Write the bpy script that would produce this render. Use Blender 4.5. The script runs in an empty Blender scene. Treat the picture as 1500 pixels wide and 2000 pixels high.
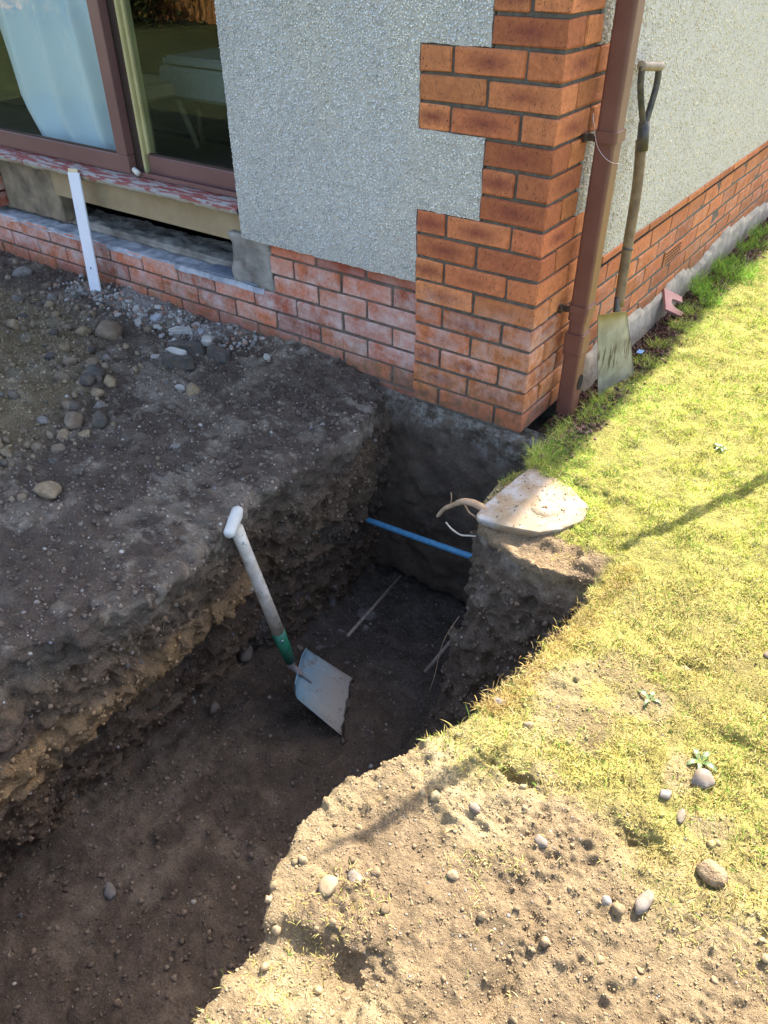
import bpy, bmesh, math, random
import numpy as np
from mathutils import Matrix, Vector

random.seed(7)
RNG = np.random.default_rng(11)
SC = bpy.context.scene
COL = SC.collection

# ------------------------------------------------------------------ camera
cam_d = bpy.data.cameras.new('camera')
cam = bpy.data.objects.new('camera', cam_d)
COL.objects.link(cam)
CR = np.array([[0.81255622, 0.58286524, -0.00452739],
               [0.35068917, -0.4950607, -0.79494151],
               [-0.4655851, 0.64434697, -0.60666918]])
cam.matrix_world = Matrix(((CR[0][0], -CR[1][0], -CR[2][0], 0.9321),
                           (CR[0][1], -CR[1][1], -CR[2][1], -2.0846),
                           (CR[0][2], -CR[1][2], -CR[2][2], 1.3742),
                           (0, 0, 0, 1)))
cam_d.sensor_fit = 'VERTICAL'
cam_d.sensor_height = 24
cam_d.lens = 1498.6 / 2000 * 24
cam_d.clip_start = 0.02
cam_d.clip_end = 500
SC.camera = cam

# ------------------------------------------------------------------ light
SUN_EL = math.radians(51)
SUN_ROT = math.radians(-0.8)          # almost exactly along +y, a touch behind the side wall
world = bpy.data.worlds.new('World')
SC.world = world
world.use_nodes = True
wn = world.node_tree
bg = wn.nodes['Background']
sky = wn.nodes.new('ShaderNodeTexSky')
sky.sky_type = 'NISHITA'
sky.sun_disc = False
sky.sun_elevation = SUN_EL
sky.sun_rotation = SUN_ROT
sky.air_density = 1.0
sky.dust_density = 3.5
sky.ozone_density = 0.4
wn.links.new(sky.outputs[0], bg.inputs[0])
bg.inputs[1].default_value = 0.15
sd = bpy.data.lights.new('sun', 'SUN')
sd.energy = 4.6
sd.angle = math.radians(0.5)
sd.color = (1.0, 0.93, 0.82)
sun = bpy.data.objects.new('sun', sd)
COL.objects.link(sun)
sv = Vector((math.sin(SUN_ROT) * math.cos(SUN_EL), math.cos(SUN_ROT) * math.cos(SUN_EL), math.sin(SUN_EL)))
sun.rotation_euler = sv.to_track_quat('Z', 'Y').to_euler()
sun.location = sv * 12
SC.view_settings.view_transform = 'Standard'
SC.view_settings.look = 'None'
SC.view_settings.gamma = 1
SC.view_settings.use_curve_mapping = False
SC.view_settings.exposure = 2.0


# ------------------------------------------------------------------ helpers
def tag(o, label=None, cat=None, group=None, kind=None):
    if label: o['label'] = label
    if cat: o['category'] = cat
    if group: o['group'] = group
    if kind: o['kind'] = kind
    return o


def link(name, me, mat=None, parent=None):
    o = bpy.data.objects.new(name, me)
    COL.objects.link(o)
    if mat is not None and not me.materials:
        me.materials.append(mat)
    if parent is not None:
        o.parent = parent
    return o


def empty(name, loc=(0, 0, 0)):
    o = bpy.data.objects.new(name, None)
    o.empty_display_size = 0.05
    COL.objects.link(o)
    o.location = loc
    return o


def np_mesh(name, v, loops, start, cols=None, smooth=False):
    me = bpy.data.meshes.new(name)
    v = np.ascontiguousarray(v, np.float32)
    me.vertices.add(len(v)); me.vertices.foreach_set('co', v.ravel())
    me.loops.add(len(loops)); me.loops.foreach_set('vertex_index', np.asarray(loops, np.int32))
    me.polygons.add(len(start)); me.polygons.foreach_set('loop_start', np.asarray(start, np.int32))
    me.update(calc_edges=True)
    me.validate()
    if smooth:
        me.polygons.foreach_set('use_smooth', np.ones(len(me.polygons), bool))
    if cols is not None:
        a = me.color_attributes.new('col', 'FLOAT_COLOR', 'POINT')
        c = np.ones((len(v), 4), np.float32); c[:, :3] = cols
        a.data.foreach_set('color', c.ravel())
    return me


def uni_mesh(name, v, f, cols=None, smooth=False):
    f = np.asarray(f, np.int32)
    return np_mesh(name, v, f.ravel(), np.arange(len(f)) * f.shape[1], cols, smooth)


def bm_mesh(name, bm, smooth=False):
    me = bpy.data.meshes.new(name)
    bm.normal_update()
    bm.to_mesh(me); bm.free()
    if smooth:
        for p in me.polygons: p.use_smooth = True
    return me


def add_box(bm, x0, x1, y0, y1, z0, z1, bev=0.0):
    r = bmesh.ops.create_cube(bm, size=1.0)
    vs = r['verts']
    for v in vs:
        v.co = Vector(((x0 + x1) / 2 + v.co.x * (x1 - x0), (y0 + y1) / 2 + v.co.y * (y1 - y0), (z0 + z1) / 2 + v.co.z * (z1 - z0)))
    if bev:
        es = set(e for v in vs for e in v.link_edges)
        bmesh.ops.bevel(bm, geom=list(es), offset=bev, segments=1, affect='EDGES', profile=0.5)


def box(name, b, mat, parent=None, bev=0.0):
    bm = bmesh.new(); add_box(bm, *b, bev=bev)
    return link(name, bm_mesh(name, bm), mat, parent)


def tube(bm, pts, rads, n=10, cap=True, squash=1.0, up=None):
    pts = [Vector(p) for p in pts]
    rings = []
    prev = None
    for i, p in enumerate(pts):
        d = (pts[min(i + 1, len(pts) - 1)] - pts[max(i - 1, 0)]).normalized()
        a = Vector(up) if up is not None else (prev if prev is not None else (Vector((0, 0, 1)) if abs(d.z) < .9 else Vector((1, 0, 0))))
        s = d.cross(a).normalized(); t = s.cross(d).normalized()
        if up is None: prev = t
        r = rads[i] if isinstance(rads, (list, tuple)) else rads
        rings.append([bm.verts.new(p + s * math.cos(2 * math.pi * k / n) * r + t * math.sin(2 * math.pi * k / n) * r * squash) for k in range(n)])
    for a, b in zip(rings[:-1], rings[1:]):
        for k in range(n):
            bm.faces.new((a[k], a[(k + 1) % n], b[(k + 1) % n], b[k]))
    if cap:
        bm.faces.new(rings[0][::-1]); bm.faces.new(rings[-1])


def tube_obj(name, pts, rads, mat, parent=None, n=10, squash=1.0, up=None):
    bm = bmesh.new(); tube(bm, pts, rads, n, True, squash, up)
    bmesh.ops.recalc_face_normals(bm, faces=bm.faces[:])
    return link(name, bm_mesh(name, bm, True), mat, parent)


# value noise -------------------------------------------------------------
def _h(ix, iy, iz, s):
    n = (ix * 374761393 + iy * 668265263 + iz * 2147483647 + s * 974634777) & 0xFFFFFFFF
    n = ((n ^ (n >> 13)) * 1274126177) & 0xFFFFFFFF
    n = ((n ^ (n >> 15)) * 2246822519) & 0xFFFFFFFF
    return ((n ^ (n >> 16)) & 0xFFFFFF).astype(np.float64) / 0xFFFFFF * 2 - 1


def noise(p, scale, seed=0):
    q = np.asarray(p, np.float64) / scale
    if q.shape[1] == 2: q = np.c_[q, np.zeros(len(q))]
    i = np.floor(q).astype(np.int64); f = q - i
    u = f * f * (3 - 2 * f)
    r = 0
    for a in (0, 1):
        for b in (0, 1):
            for c in (0, 1):
                w = (u[:, 0] if a else 1 - u[:, 0]) * (u[:, 1] if b else 1 - u[:, 1]) * (u[:, 2] if c else 1 - u[:, 2])
                r = r + w * _h(i[:, 0] + a, i[:, 1] + b, i[:, 2] + c, seed)
    return r


def fbm(p, scale, octv=3, seed=0):
    r = 0; a = 1; t = 0
    for k in range(octv):
        r = r + a * noise(p, scale / 2 ** k, seed + k * 17); t += a; a *= .55
    return r / t


def sstep(a, b, x):
    t = np.clip((x - a) / (b - a), 0, 1)
    return t * t * (3 - 2 * t)


# materials ---------------------------------------------------------------
def new_mat(name):
    m = bpy.data.materials.new(name); m.use_nodes = True
    nt = m.node_tree
    p = nt.nodes['Principled BSDF']
    return m, nt, p


def N(nt, typ, **kw):
    n = nt.nodes.new(typ)
    for k, v in kw.items():
        if k.startswith('i_'):
            n.inputs[k[2:].replace('_', ' ')].default_value = v
        elif isinstance(k, str) and hasattr(n, k):
            setattr(n, k, v)
    return n


def ramp(nt, fac, stops):
    r = nt.nodes.new('ShaderNodeValToRGB')
    els = r.color_ramp.elements
    while len(els) < len(stops): els.new(.5)
    for e, (pos, c) in zip(els, stops):
        e.position = pos
        e.color = (c, c, c, 1) if not isinstance(c, (tuple, list)) else (*c, 1)
    nt.links.new(fac, r.inputs[0])
    return r.outputs[0]


def mixc(nt, fac, a, b, mode='MIX'):
    m = nt.nodes.new('ShaderNodeMix'); m.data_type = 'RGBA'; m.blend_type = mode
    for sock, v in ((m.inputs[0], fac), (m.inputs[6], a), (m.inputs[7], b)):
        if isinstance(v, (int, float)): sock.default_value = v
        elif isinstance(v, tuple): sock.default_value = (*v, 1)
        else: nt.links.new(v, sock)
    return m.outputs[2]


def math_(nt, op, a, b=0.0):
    m = nt.nodes.new('ShaderNodeMath'); m.operation = op
    for s, v in ((m.inputs[0], a), (m.inputs[1], b)):
        if isinstance(v, (int, float)): s.default_value = v
        else: nt.links.new(v, s)
    return m.outputs[0]


def coords(nt, kind='Position'):
    if kind == 'Position':
        return nt.nodes.new('ShaderNodeNewGeometry').outputs['Position']
    return nt.nodes.new('ShaderNodeTexCoord').outputs[kind]


def nz(nt, co, scale, detail=3, rough=.55, out=0, dist=0.0):
    n = nt.nodes.new('ShaderNodeTexNoise')
    n.inputs['Scale'].default_value = scale
    n.inputs['Detail'].default_value = detail
    n.inputs['Roughness'].default_value = rough
    n.inputs['Distortion'].default_value = dist
    nt.links.new(co, n.inputs['Vector'])
    return n.outputs[out]


def voro(nt, co, scale, feature='F1', out='Distance'):
    n = nt.nodes.new('ShaderNodeTexVoronoi'); n.feature = feature
    n.inputs['Scale'].default_value = scale
    nt.links.new(co, n.inputs['Vector'])
    return n.outputs[out]


def bump(nt, p, height, strength, dist):
    b = nt.nodes.new('ShaderNodeBump')
    b.inputs['Strength'].default_value = strength
    b.inputs['Distance'].default_value = dist
    nt.links.new(height, b.inputs['Height'])
    nt.links.new(b.outputs[0], p.inputs['Normal'])


def simple(name, c1, c2, rough=.7, scale=30, bstr=.3, bdist=.002, spec=.3, metal=0.0, co='Position', detail=4):
    m, nt, p = new_mat(name)
    c = coords(nt, co)
    f = nz(nt, c, scale, detail)
    col = mixc(nt, ramp(nt, f, [(.3, 0.0), (.7, 1.0)]), c1, c2)
    nt.links.new(col, p.inputs['Base Color'])
    p.inputs['Roughness'].default_value = rough
    p.inputs['Specular IOR Level'].default_value = spec
    p.inputs['Metallic'].default_value = metal
    bump(nt, p, nz(nt, c, scale * 4, 4), bstr, bdist)
    return m


def attr_mat(name, rough=.9, var=.35, scale=60, bstr=.4, bdist=.003, spec=.2, transl=0.0):
    m, nt, p = new_mat(name)
    a = nt.nodes.new('ShaderNodeAttribute'); a.attribute_name = 'col'
    c = coords(nt)
    f = nz(nt, c, scale, 4, .65)
    k = ramp(nt, f, [(.25, 1 - var), (.75, 1 + var)])
    col = mixc(nt, 1.0, a.outputs['Color'], k, 'MULTIPLY')
    nt.links.new(col, p.inputs['Base Color'])
    p.inputs['Roughness'].default_value = rough
    p.inputs['Specular IOR Level'].default_value = spec
    if bstr: bump(nt, p, nz(nt, c, scale * 3, 4, .7), bstr, bdist)
    if transl:
        t = nt.nodes.new('ShaderNodeBsdfTranslucent'); nt.links.new(col, t.inputs[0])
        mx = nt.nodes.new('ShaderNodeMixShader'); mx.inputs[0].default_value = transl
        nt.links.new(p.outputs[0], mx.inputs[1]); nt.links.new(t.outputs[0], mx.inputs[2])
        nt.links.new(mx.outputs[0], nt.nodes['Material Output'].inputs[0])
    return m


def terrain_mat():
    m, nt, p = new_mat('soil')
    a = nt.nodes.new('ShaderNodeAttribute'); a.attribute_name = 'col'
    c = coords(nt)
    big = nz(nt, c, 14, 5, .65)
    fine = nz(nt, c, 160, 5, .75)
    k1 = ramp(nt, big, [(.3, .68), (.7, 1.3)])
    k2 = ramp(nt, fine, [(.3, .62), (.7, 1.38)])
    col = mixc(nt, 1.0, a.outputs['Color'], k1, 'MULTIPLY')
    col = mixc(nt, 1.0, col, k2, 'MULTIPLY')
    vd = voro(nt, c, 95)
    vc = voro(nt, c, 95, out='Color')
    sep = nt.nodes.new('ShaderNodeSeparateColor'); nt.links.new(vc, sep.inputs[0])
    grit = math_(nt, 'MULTIPLY', ramp(nt, vd, [(.16, 1.0), (.3, 0.0)]), ramp(nt, sep.outputs[0], [(.86, 0.0), (.9, 1.0)]))
    gcol = mixc(nt, sep.outputs[1], (.16, .14, .12), (.42, .38, .32))
    col = mixc(nt, grit, col, gcol)
    nt.links.new(col, p.inputs['Base Color'])
    p.inputs['Roughness'].default_value = .95
    p.inputs['Specular IOR Level'].default_value = .12
    h = math_(nt, 'ADD', nz(nt, c, 55, 6, .7), math_(nt, 'MULTIPLY', nz(nt, c, 260, 4, .7), .5))
    h = math_(nt, 'ADD', h, math_(nt, 'MULTIPLY', grit, .35))
    bump(nt, p, h, 1.0, .014)
    return m


def brick_mat(name, ca, cb, flash, eff, dirt=0.0):
    """ca/cb clay colours, flash = dark oval strength, eff = lime bloom amount"""
    m, nt, p = new_mat(name)
    obj = coords(nt, 'Object'); pos = coords(nt)
    oi = nt.nodes.new('ShaderNodeObjectInfo')
    rnd = oi.outputs['Random']
    base = mixc(nt, rnd, ca, cb)
    r3 = math_(nt, 'FRACT', math_(nt, 'MULTIPLY', rnd, 13.7))
    base = mixc(nt, 1.0, base, ramp(nt, r3, [(.0, .74), (.5, 1.0), (1.0, 1.16)]), 'MULTIPLY')
    streak = nz(nt, pos, 45, 5, .65)
    base = mixc(nt, 1.0, base, ramp(nt, streak, [(.3, .78), (.72, 1.22)]), 'MULTIPLY')
    # dark kiln-flashed oval on the middle of the stretcher face
    mp = nt.nodes.new('ShaderNodeMapping'); mp.inputs['Scale'].default_value = (11, 0, 34)
    nt.links.new(obj, mp.inputs[0])
    ln = nt.nodes.new('ShaderNodeVectorMath'); ln.operation = 'LENGTH'; nt.links.new(mp.outputs[0], ln.inputs[0])
    oval = math_(nt, 'ADD', ln.outputs['Value'], math_(nt, 'MULTIPLY', nz(nt, pos, 55, 5, .7), 1.1))
    of = ramp(nt, math_(nt, 'MULTIPLY', oval, .5), [(.25, 1.0), (.78, 0.0)])
    r2 = math_(nt, 'FRACT', math_(nt, 'MULTIPLY', rnd, 7.31))
    of = math_(nt, 'MULTIPLY', math_(nt, 'MULTIPLY', of, ramp(nt, r2, [(.15, .2), (.5, 1.0)])), flash)
    base = mixc(nt, of, base, (.20, .052, .034))
    # speckles
    mp2 = nt.nodes.new('ShaderNodeMapping'); mp2.inputs['Scale'].default_value = (260, 260, 120)
    nt.links.new(pos, mp2.inputs[0])
    sp = ramp(nt, nz(nt, mp2.outputs[0], 1.0, 2, .6), [(.60, 0.0), (.68, 1.0)])
    base = mixc(nt, math_(nt, 'MULTIPLY', sp, .8), base, (.07, .03, .02))
    base = mixc(nt, ramp(nt, nz(nt, pos, 33, 6, .75), [(.60, 0.0), (.70, .2)]), base, (.16, .125, .09))
    if eff:
        sx = nt.nodes.new('ShaderNodeSeparateXYZ'); nt.links.new(pos, sx.inputs[0])
        zf = ramp(nt, math_(nt, 'ADD', sx.outputs[2], math_(nt, 'MULTIPLY', nz(nt, pos, 5, 2), .12)), [(.10, .25), (.2, 1.0), (.40, .9), (.50, 0.0)])
        e = math_(nt, 'MULTIPLY', ramp(nt, nz(nt, pos, 11, 7, .75), [(.50 - .1 * eff, 0.0), (.72, 1.0)]), zf)
        base = mixc(nt, math_(nt, 'MULTIPLY', e, .9 * min(eff, 1.2)), base, (.60, .53, .50))
        # green algae and soil splash low down
        zl = ramp(nt, sx.outputs[2], [(.02, 1.0), (.20, 0.0)])
        g = math_(nt, 'MULTIPLY', ramp(nt, nz(nt, pos, 30, 5, .7), [(.46, 0.0), (.6, 1.0)]), zl)
        base = mixc(nt, math_(nt, 'MULTIPLY', g, .55), base, (.09, .10, .035))
        base = mixc(nt, math_(nt, 'MULTIPLY', ramp(nt, sx.outputs[2], [(.0, .75), (.11, 0.0)]), ramp(nt, nz(nt, pos, 22, 5), [(.3, .3), (.7, 1.0)])), base, (.10, .06, .045))
    nt.links.new(base, p.inputs['Base Color'])
    p.inputs['Roughness'].default_value = .85
    p.inputs['Specular IOR Level'].default_value = .25
    h = math_(nt, 'SUBTRACT', nz(nt, pos, 120, 5, .7), math_(nt, 'MULTIPLY', sp, .5))
    bump(nt, p, h, .5, .0025)
    return m


M_soil = terrain_mat()
M_blade = attr_mat('grass_blade', .7, .12, 30, 0, transl=.35)
M_clod = attr_mat('clod', .95, .4, 120, .6, .003)
M_pebble = attr_mat('pebble', .8, .25, 150, .3, .0015)
M_brick = brick_mat('orange_brick', (.58, .215, .082), (.44, .135, .057), .95, .75)
M_brick_side = brick_mat('orange_brick_side', (.54, .20, .07), (.44, .145, .055), .35, .35)
M_brick_low = brick_mat('red_plinth_brick', (.54, .18, .085), (.38, .10, .06), .2, 1.05)
M_mortar = simple('mortar', (.085, .075, .058), (.15, .135, .11), .95, 60, .6, .003)
M_mortar_low = simple('stained_mortar', (.085, .062, .048), (.17, .135, .11), .95, 30, .6, .003)
M_render = simple('render_matrix', (.42, .40, .35), (.54, .52, .46), .95, 40, .8, .004)
M_conc = simple('rough_concrete', (.15, .13, .11), (.36, .34, .30), .95, 11, .9, .008)
M_skim = simple('bluish_mortar_skim', (.17, .18, .20), (.48, .49, .51), .9, 16, .6, .004)
def found_mat():
    m, nt, p = new_mat('soil_stained_concrete')
    pos = coords(nt)
    base = mixc(nt, ramp(nt, nz(nt, pos, 9, 6, .7), [(.35, 0.0), (.7, 1.0)]), (.10, .070, .048), (.17, .128, .09))
    sx = nt.nodes.new('ShaderNodeSeparateXYZ'); nt.links.new(pos, sx.inputs[0])
    zf = ramp(nt, math_(nt, 'ADD', sx.outputs[2], math_(nt, 'MULTIPLY', nz(nt, pos, 7, 4), .3)), [(.0, 0.0), (.09, 1.0)])
    base = mixc(nt, math_(nt, 'MULTIPLY', zf, ramp(nt, nz(nt, pos, 24, 6, .75), [(.45, 0.0), (.6, .8)])), base, (.36, .33, .28))
    base = mixc(nt, 1.0, base, ramp(nt, nz(nt, pos, 140, 5, .75), [(.3, .6), (.7, 1.4)]), 'MULTIPLY')
    nt.links.new(base, p.inputs['Base Color'])
    p.inputs['Roughness'].default_value = .95
    bump(nt, p, math_(nt, 'ADD', nz(nt, pos, 45, 6, .7), nz(nt, pos, 200, 4, .7)), 1.0, .012)
    return m


M_found = found_mat()
M_lime = simple('lime_mortar', (.26, .24, .21), (.46, .43, .39), .95, 18, .8, .005)
M_frame = simple('brown_pvc_frame', (.155, .075, .068), (.185, .095, .085), .38, 6, .1, .001, .5)
M_framedk = simple('dark_brown_jamb', (.045, .028, .022), (.06, .038, .03), .5, 8, .1, .001)
M_strip = simple('cream_seal_strip', (.42, .36, .16), (.50, .45, .22), .5, 10, .1, .001)
M_pipe = simple('brown_downpipe', (.145, .060, .043), (.19, .082, .060), .33, 10, .12, .001, .5)
M_black = simple('black_gap', (.012, .010, .009), (.02, .017, .015), .9, 20, .3, .002)
M_beam = simple('old_timber_beam', (.30, .22, .12), (.40, .31, .19), .85, 9, .5, .003)
M_post = simple('weathered_timber_block', (.11, .09, .065), (.30, .24, .16), .9, 12, .7, .004)
M_board = simple('white_plastic_board', (.74, .77, .84), (.82, .84, .88), .35, 12, .05, .0005, .5)
M_woodend = simple('raw_wood_end', (.62, .50, .28), (.70, .60, .38), .7, 40, .3, .001)
M_blue = simple('blue_water_pipe', (.06, .27, .50), (.14, .38, .60), .45, 50, .2, .0008, .5)
def ash_mat():
    m, nt, p = new_mat('ash_wood_shaft')
    pos = coords(nt)
    base = mixc(nt, ramp(nt, nz(nt, pos, 26, 5, .7), [(.35, 0.0), (.65, 1.0)]), (.50, .43, .34), (.70, .65, .56))
    base = mixc(nt, ramp(nt, nz(nt, pos, 12, 5, .75), [(.56, 0.0), (.66, .6)]), base, (.26, .19, .13))
    base = mixc(nt, ramp(nt, nz(nt, pos, 42, 3, .6), [(.66, 0.0), (.70, .8)]), base, (.03, .16, .18))
    nt.links.new(base, p.inputs['Base Color']); p.inputs['Roughness'].default_value = .6
    bump(nt, p, nz(nt, pos, 90, 4), .3, .001)
    return m


M_ash = ash_mat()
M_whiteh = simple('white_worn_grip', (.50, .49, .45), (.60, .59, .56), .5, 40, .2, .0008)
M_green = simple('green_paint_steel', (.01, .13, .08), (.03, .17, .10), .4, 60, .3, .001, .5)
M_oldwood = simple('old_dark_shaft', (.12, .075, .035), (.24, .16, .08), .5, 26, .4, .0015, .4)
M_oldsteel = simple('dark_worn_steel', (.05, .05, .05), (.14, .12, .09), .45, 40, .4, .001, .5, .5)
M_tile = simple('pink_clay_tile', (.40, .20, .17), (.50, .28, .24), .8, 20, .3, .002)
M_slab = None
M_stick = simple('grey_stick', (.20, .16, .12), (.36, .30, .24), .9, 50, .6, .002)
M_root = simple('pale_root', (.30, .19, .11), (.46, .33, .21), .85, 60, .7, .002)
M_string = simple('nylon_string', (.55, .42, .40), (.65, .52, .5), .6, 60, .1, .0005)
M_metalbr = simple('rusty_bracket', (.03, .02, .015), (.09, .05, .03), .7, 60, .5, .001)
M_curtain = simple('curtain_cloth', (.78, .85, .93), (.84, .90, .96), .9, 3, .1, .002)
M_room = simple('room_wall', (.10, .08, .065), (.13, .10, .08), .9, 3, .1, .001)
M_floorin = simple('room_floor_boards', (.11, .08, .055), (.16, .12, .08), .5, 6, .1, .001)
M_stool = simple('stool_wood', (.50, .40, .25), (.60, .49, .32), .6, 12, .3, .001)
M_bed = simple('grey_upholstery', (.26, .27, .26), (.32, .33, .31), .95, 60, .4, .001)
M_roof = simple('roof_tiles', (.07, .05, .045), (.12, .08, .07), .9, 8, .5, .01)
M_fence = simple('orange_fence_board', (.46, .21, .06), (.60, .30, .10), .8, 5, .3, .003)
M_leaf = simple('shrub_leaf', (.10, .10, .03), (.34, .20, .05), .7, 9, .1, .001)
M_knob = simple('white_roller', (.6, .57, .5), (.7, .68, .62), .5, 30, .1, .001)
M_hole = simple('pipe_inside', (.008, .006, .005), (.012, .01, .008), .9, 20, .1, .001)


def shovel_blade_mat():
    m, nt, p = new_mat('worn_blue_steel')
    obj = coords(nt, 'Object')
    sx = nt.nodes.new('ShaderNodeSeparateXYZ'); nt.links.new(obj, sx.inputs[0])
    # object y runs 0 at the socket to .27 at the tip
    n = nz(nt, obj, 22, 5, .7)
    f = ramp(nt, math_(nt, 'ADD', sx.outputs[1], math_(nt, 'MULTIPLY', n, .16)), [(.10, 0.0), (.26, 1.0)])
    base = mixc(nt, f, (.17, .33, .44), (.42, .40, .36))
    base = mixc(nt, ramp(nt, nz(nt, obj, 60, 5, .7), [(.55, 0.0), (.66, .6)]), base, (.36, .34, .33))
    base = mixc(nt, ramp(nt, nz(nt, obj, 13, 6, .75), [(.55, 0.0), (.63, .8)]), base, (.20, .14, .10))
    mps = nt.nodes.new('ShaderNodeMapping'); mps.inputs['Scale'].default_value = (240, 14, 1)
    nt.links.new(obj, mps.inputs[0])
    base = mixc(nt, ramp(nt, nz(nt, mps.outputs[0], 1.0, 3), [(.56, 0.0), (.66, .45)]), base, (.55, .54, .52))
    edge = ramp(nt, math_(nt, 'ADD', sx.outputs[1], math_(nt, 'MULTIPLY', nz(nt, obj, 30, 3), .03)), [(.252, 0.0), (.258, 1.0)])
    base = mixc(nt, edge, base, (.055, .045, .038))
    nt.links.new(base, p.inputs['Base Color'])
    p.inputs['Roughness'].default_value = .5
    p.inputs['Specular IOR Level'].default_value = .5
    p.inputs['Metallic'].default_value = .15
    bump(nt, p, nz(nt, obj, 90, 4), .2, .001)
    return m


def spade_blade_mat():
    m, nt, p = new_mat('muddy_spade_steel')
    obj = coords(nt)
    base = mixc(nt, ramp(nt, nz(nt, obj, 18, 5, .6), [(.35, 0.0), (.65, 1.0)]), (.20, .19, .14), (.32, .31, .25))
    mp = nt.nodes.new('ShaderNodeMapping'); mp.inputs['Scale'].default_value = (60, 60, 9)
    nt.links.new(obj, mp.inputs[0])
    sx = nt.nodes.new('ShaderNodeSeparateXYZ'); nt.links.new(obj, sx.inputs[0])
    zf = ramp(nt, sx.outputs[2], [(.07, 0.0), (.11, 1.0), (.17, 1.0), (.20, 0.0)])
    mud = math_(nt, 'MULTIPLY', ramp(nt, nz(nt, mp.outputs[0], 1.3, 3), [(.53, 0.0), (.58, 1.0)]), zf)
    base = mixc(nt, math_(nt, 'MULTIPLY', mud, .85), base, (.05, .035, .02))
    base = mixc(nt, ramp(nt, sx.outputs[2], [(.24, 0.0), (.32, .7)]), base, (.34, .24, .08))
    nt.links.new(base, p.inputs['Base Color'])
    p.inputs['Roughness'].default_value = .5
    p.inputs['Metallic'].default_value = .2
    bump(nt, p, nz(nt, obj, 90, 4), .2, .001)
    return m


def slab_mat():
    m, nt, p = new_mat('mud_dusted_concrete')
    pos = coords(nt)
    base = mixc(nt, ramp(nt, nz(nt, pos, 14, 6, .7), [(.42, 0.0), (.58, 1.0)]), (.36, .355, .345), (.26, .19, .11))
    sxx = nt.nodes.new('ShaderNodeSeparateXYZ'); nt.links.new(pos, sxx.inputs[0])
    mud = math_(nt, 'MULTIPLY', ramp(nt, math_(nt, 'ADD', sxx.outputs[0], math_(nt, 'MULTIPLY', nz(nt, pos, 22, 5, .7), .10)), [(.19, 0.0), (.25, 1.0)]), ramp(nt, nz(nt, pos, 17, 5, .7), [(.35, .35), (.6, 1.0)]))
    base = mixc(nt, mud, base, (.27, .19, .105))
    base = mixc(nt, ramp(nt, nz(nt, pos, 90, 4, .7), [(.3, 0.0), (.7, .18)]), base, (.36, .34, .31))
    nt.links.new(base, p.inputs['Base Color'])
    p.inputs['Roughness'].default_value = .95
    bump(nt, p, nz(nt, pos, 130, 5, .7), .7, .003)
    return m


def sill_mat():
    m, nt, p = new_mat('flaking_red_sill_paint')
    pos = coords(nt)
    mp = nt.nodes.new('ShaderNodeMapping'); mp.inputs['Scale'].default_value = (9, 60, 45)
    nt.links.new(pos, mp.inputs[0])
    n = nz(nt, mp.outputs[0], 1.0, 6, .7)
    base = mixc(nt, ramp(nt, n, [(.495, 0.0), (.53, 1.0)]), (.24, .06, .05), (.32, .30, .28))
    sx = nt.nodes.new('ShaderNodeSeparateXYZ'); nt.links.new(pos, sx.inputs[0])
    # vertical nose is mostly bare cream undercoat
    zf = ramp(nt, math_(nt, 'ADD', sx.outputs[2], math_(nt, 'MULTIPLY', n, .03)), [(.538, 1.0), (.545, 0.0)])
    base = mixc(nt, math_(nt, 'MULTIPLY', zf, ramp(nt, n, [(.38, .1), (.46, 1.0)])), base, (.40, .355, .26))
    nt.links.new(base, p.inputs['Base Color'])
    p.inputs['Roughness'].default_value = .75
    bump(nt, p, n, .8, .004)
    return m


def glass_mat():
    m, nt, p = new_mat('window_glass')
    nt.nodes.remove(p)
    fr = nt.nodes.new('ShaderNodeLayerWeight'); fr.inputs[0].default_value = .5
    f = math_(nt, 'ADD', math_(nt, 'MULTIPLY', math_(nt, 'POWER', fr.outputs['Facing'], 4.0), .7), .022)
    t = nt.nodes.new('ShaderNodeBsdfTransparent'); t.inputs[0].default_value = (.86, .90, .88, 1)
    g = nt.nodes.new('ShaderNodeBsdfGlossy'); g.inputs['Roughness'].default_value = .0
    mx = nt.nodes.new('ShaderNodeMixShader')
    nt.links.new(f, mx.inputs[0]); nt.links.new(t.outputs[0], mx.inputs[1]); nt.links.new(g.outputs[0], mx.inputs[2])
    nt.links.new(mx.outputs[0], nt.nodes['Material Output'].inputs[0])
    return m


M_sblade = shovel_blade_mat(); M_spblade = spade_blade_mat(); M_slab = slab_mat(); M_sill = sill_mat(); M_glass = glass_mat()

# ------------------------------------------------------------------ terrain
TOP = [(-.57, .5), (-.57, .0), (-.50, -.15), (-.44, -.33), (-.43, -.51), (-.48, -.79), (-.43, -1.0), (-.39, -1.27), (-.44, -1.45), (-.51, -1.62),
       (-.60, -1.85), (-.62, -2.52), (.44, -2.52), (.42, -2.0), (.396, -1.806), (.385, -1.707), (.337, -1.62), (.348, -1.469), (.378, -1.305), (.425, -1.22),
       (.463, -1.074), (.485, -1.032), (.506, -.859), (.529, -.739), (.54, -.56), (.50, -.505), (.40, -.55), (.30, -.545), (.20, -.53), (.115, -.50), (.10, -.40), (.10, -.25), (.09, -.1),
       (.055, .0), (.0, .02), (-.05, .5)]
MID = [(-.62, .5), (-.53, .0), (-.51, -.2), (-.53, -.5), (-.61, -.75), (-.58, -.9), (-.56, -1.2), (-.52, -1.44), (-.50, -1.6), (-.48, -1.8), (-.5, -2.52),
       (.5, -2.52), (.5, -1.9), (.49, -1.6), (.52, -1.3), (.55, -1.0), (.56, -.66), (.42, -.66), (.3, -.65), (.21, -.64), (.145, -.60), (.12, -.45), (.11, -.25), (.10, .0), (.05, .5)]
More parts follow.
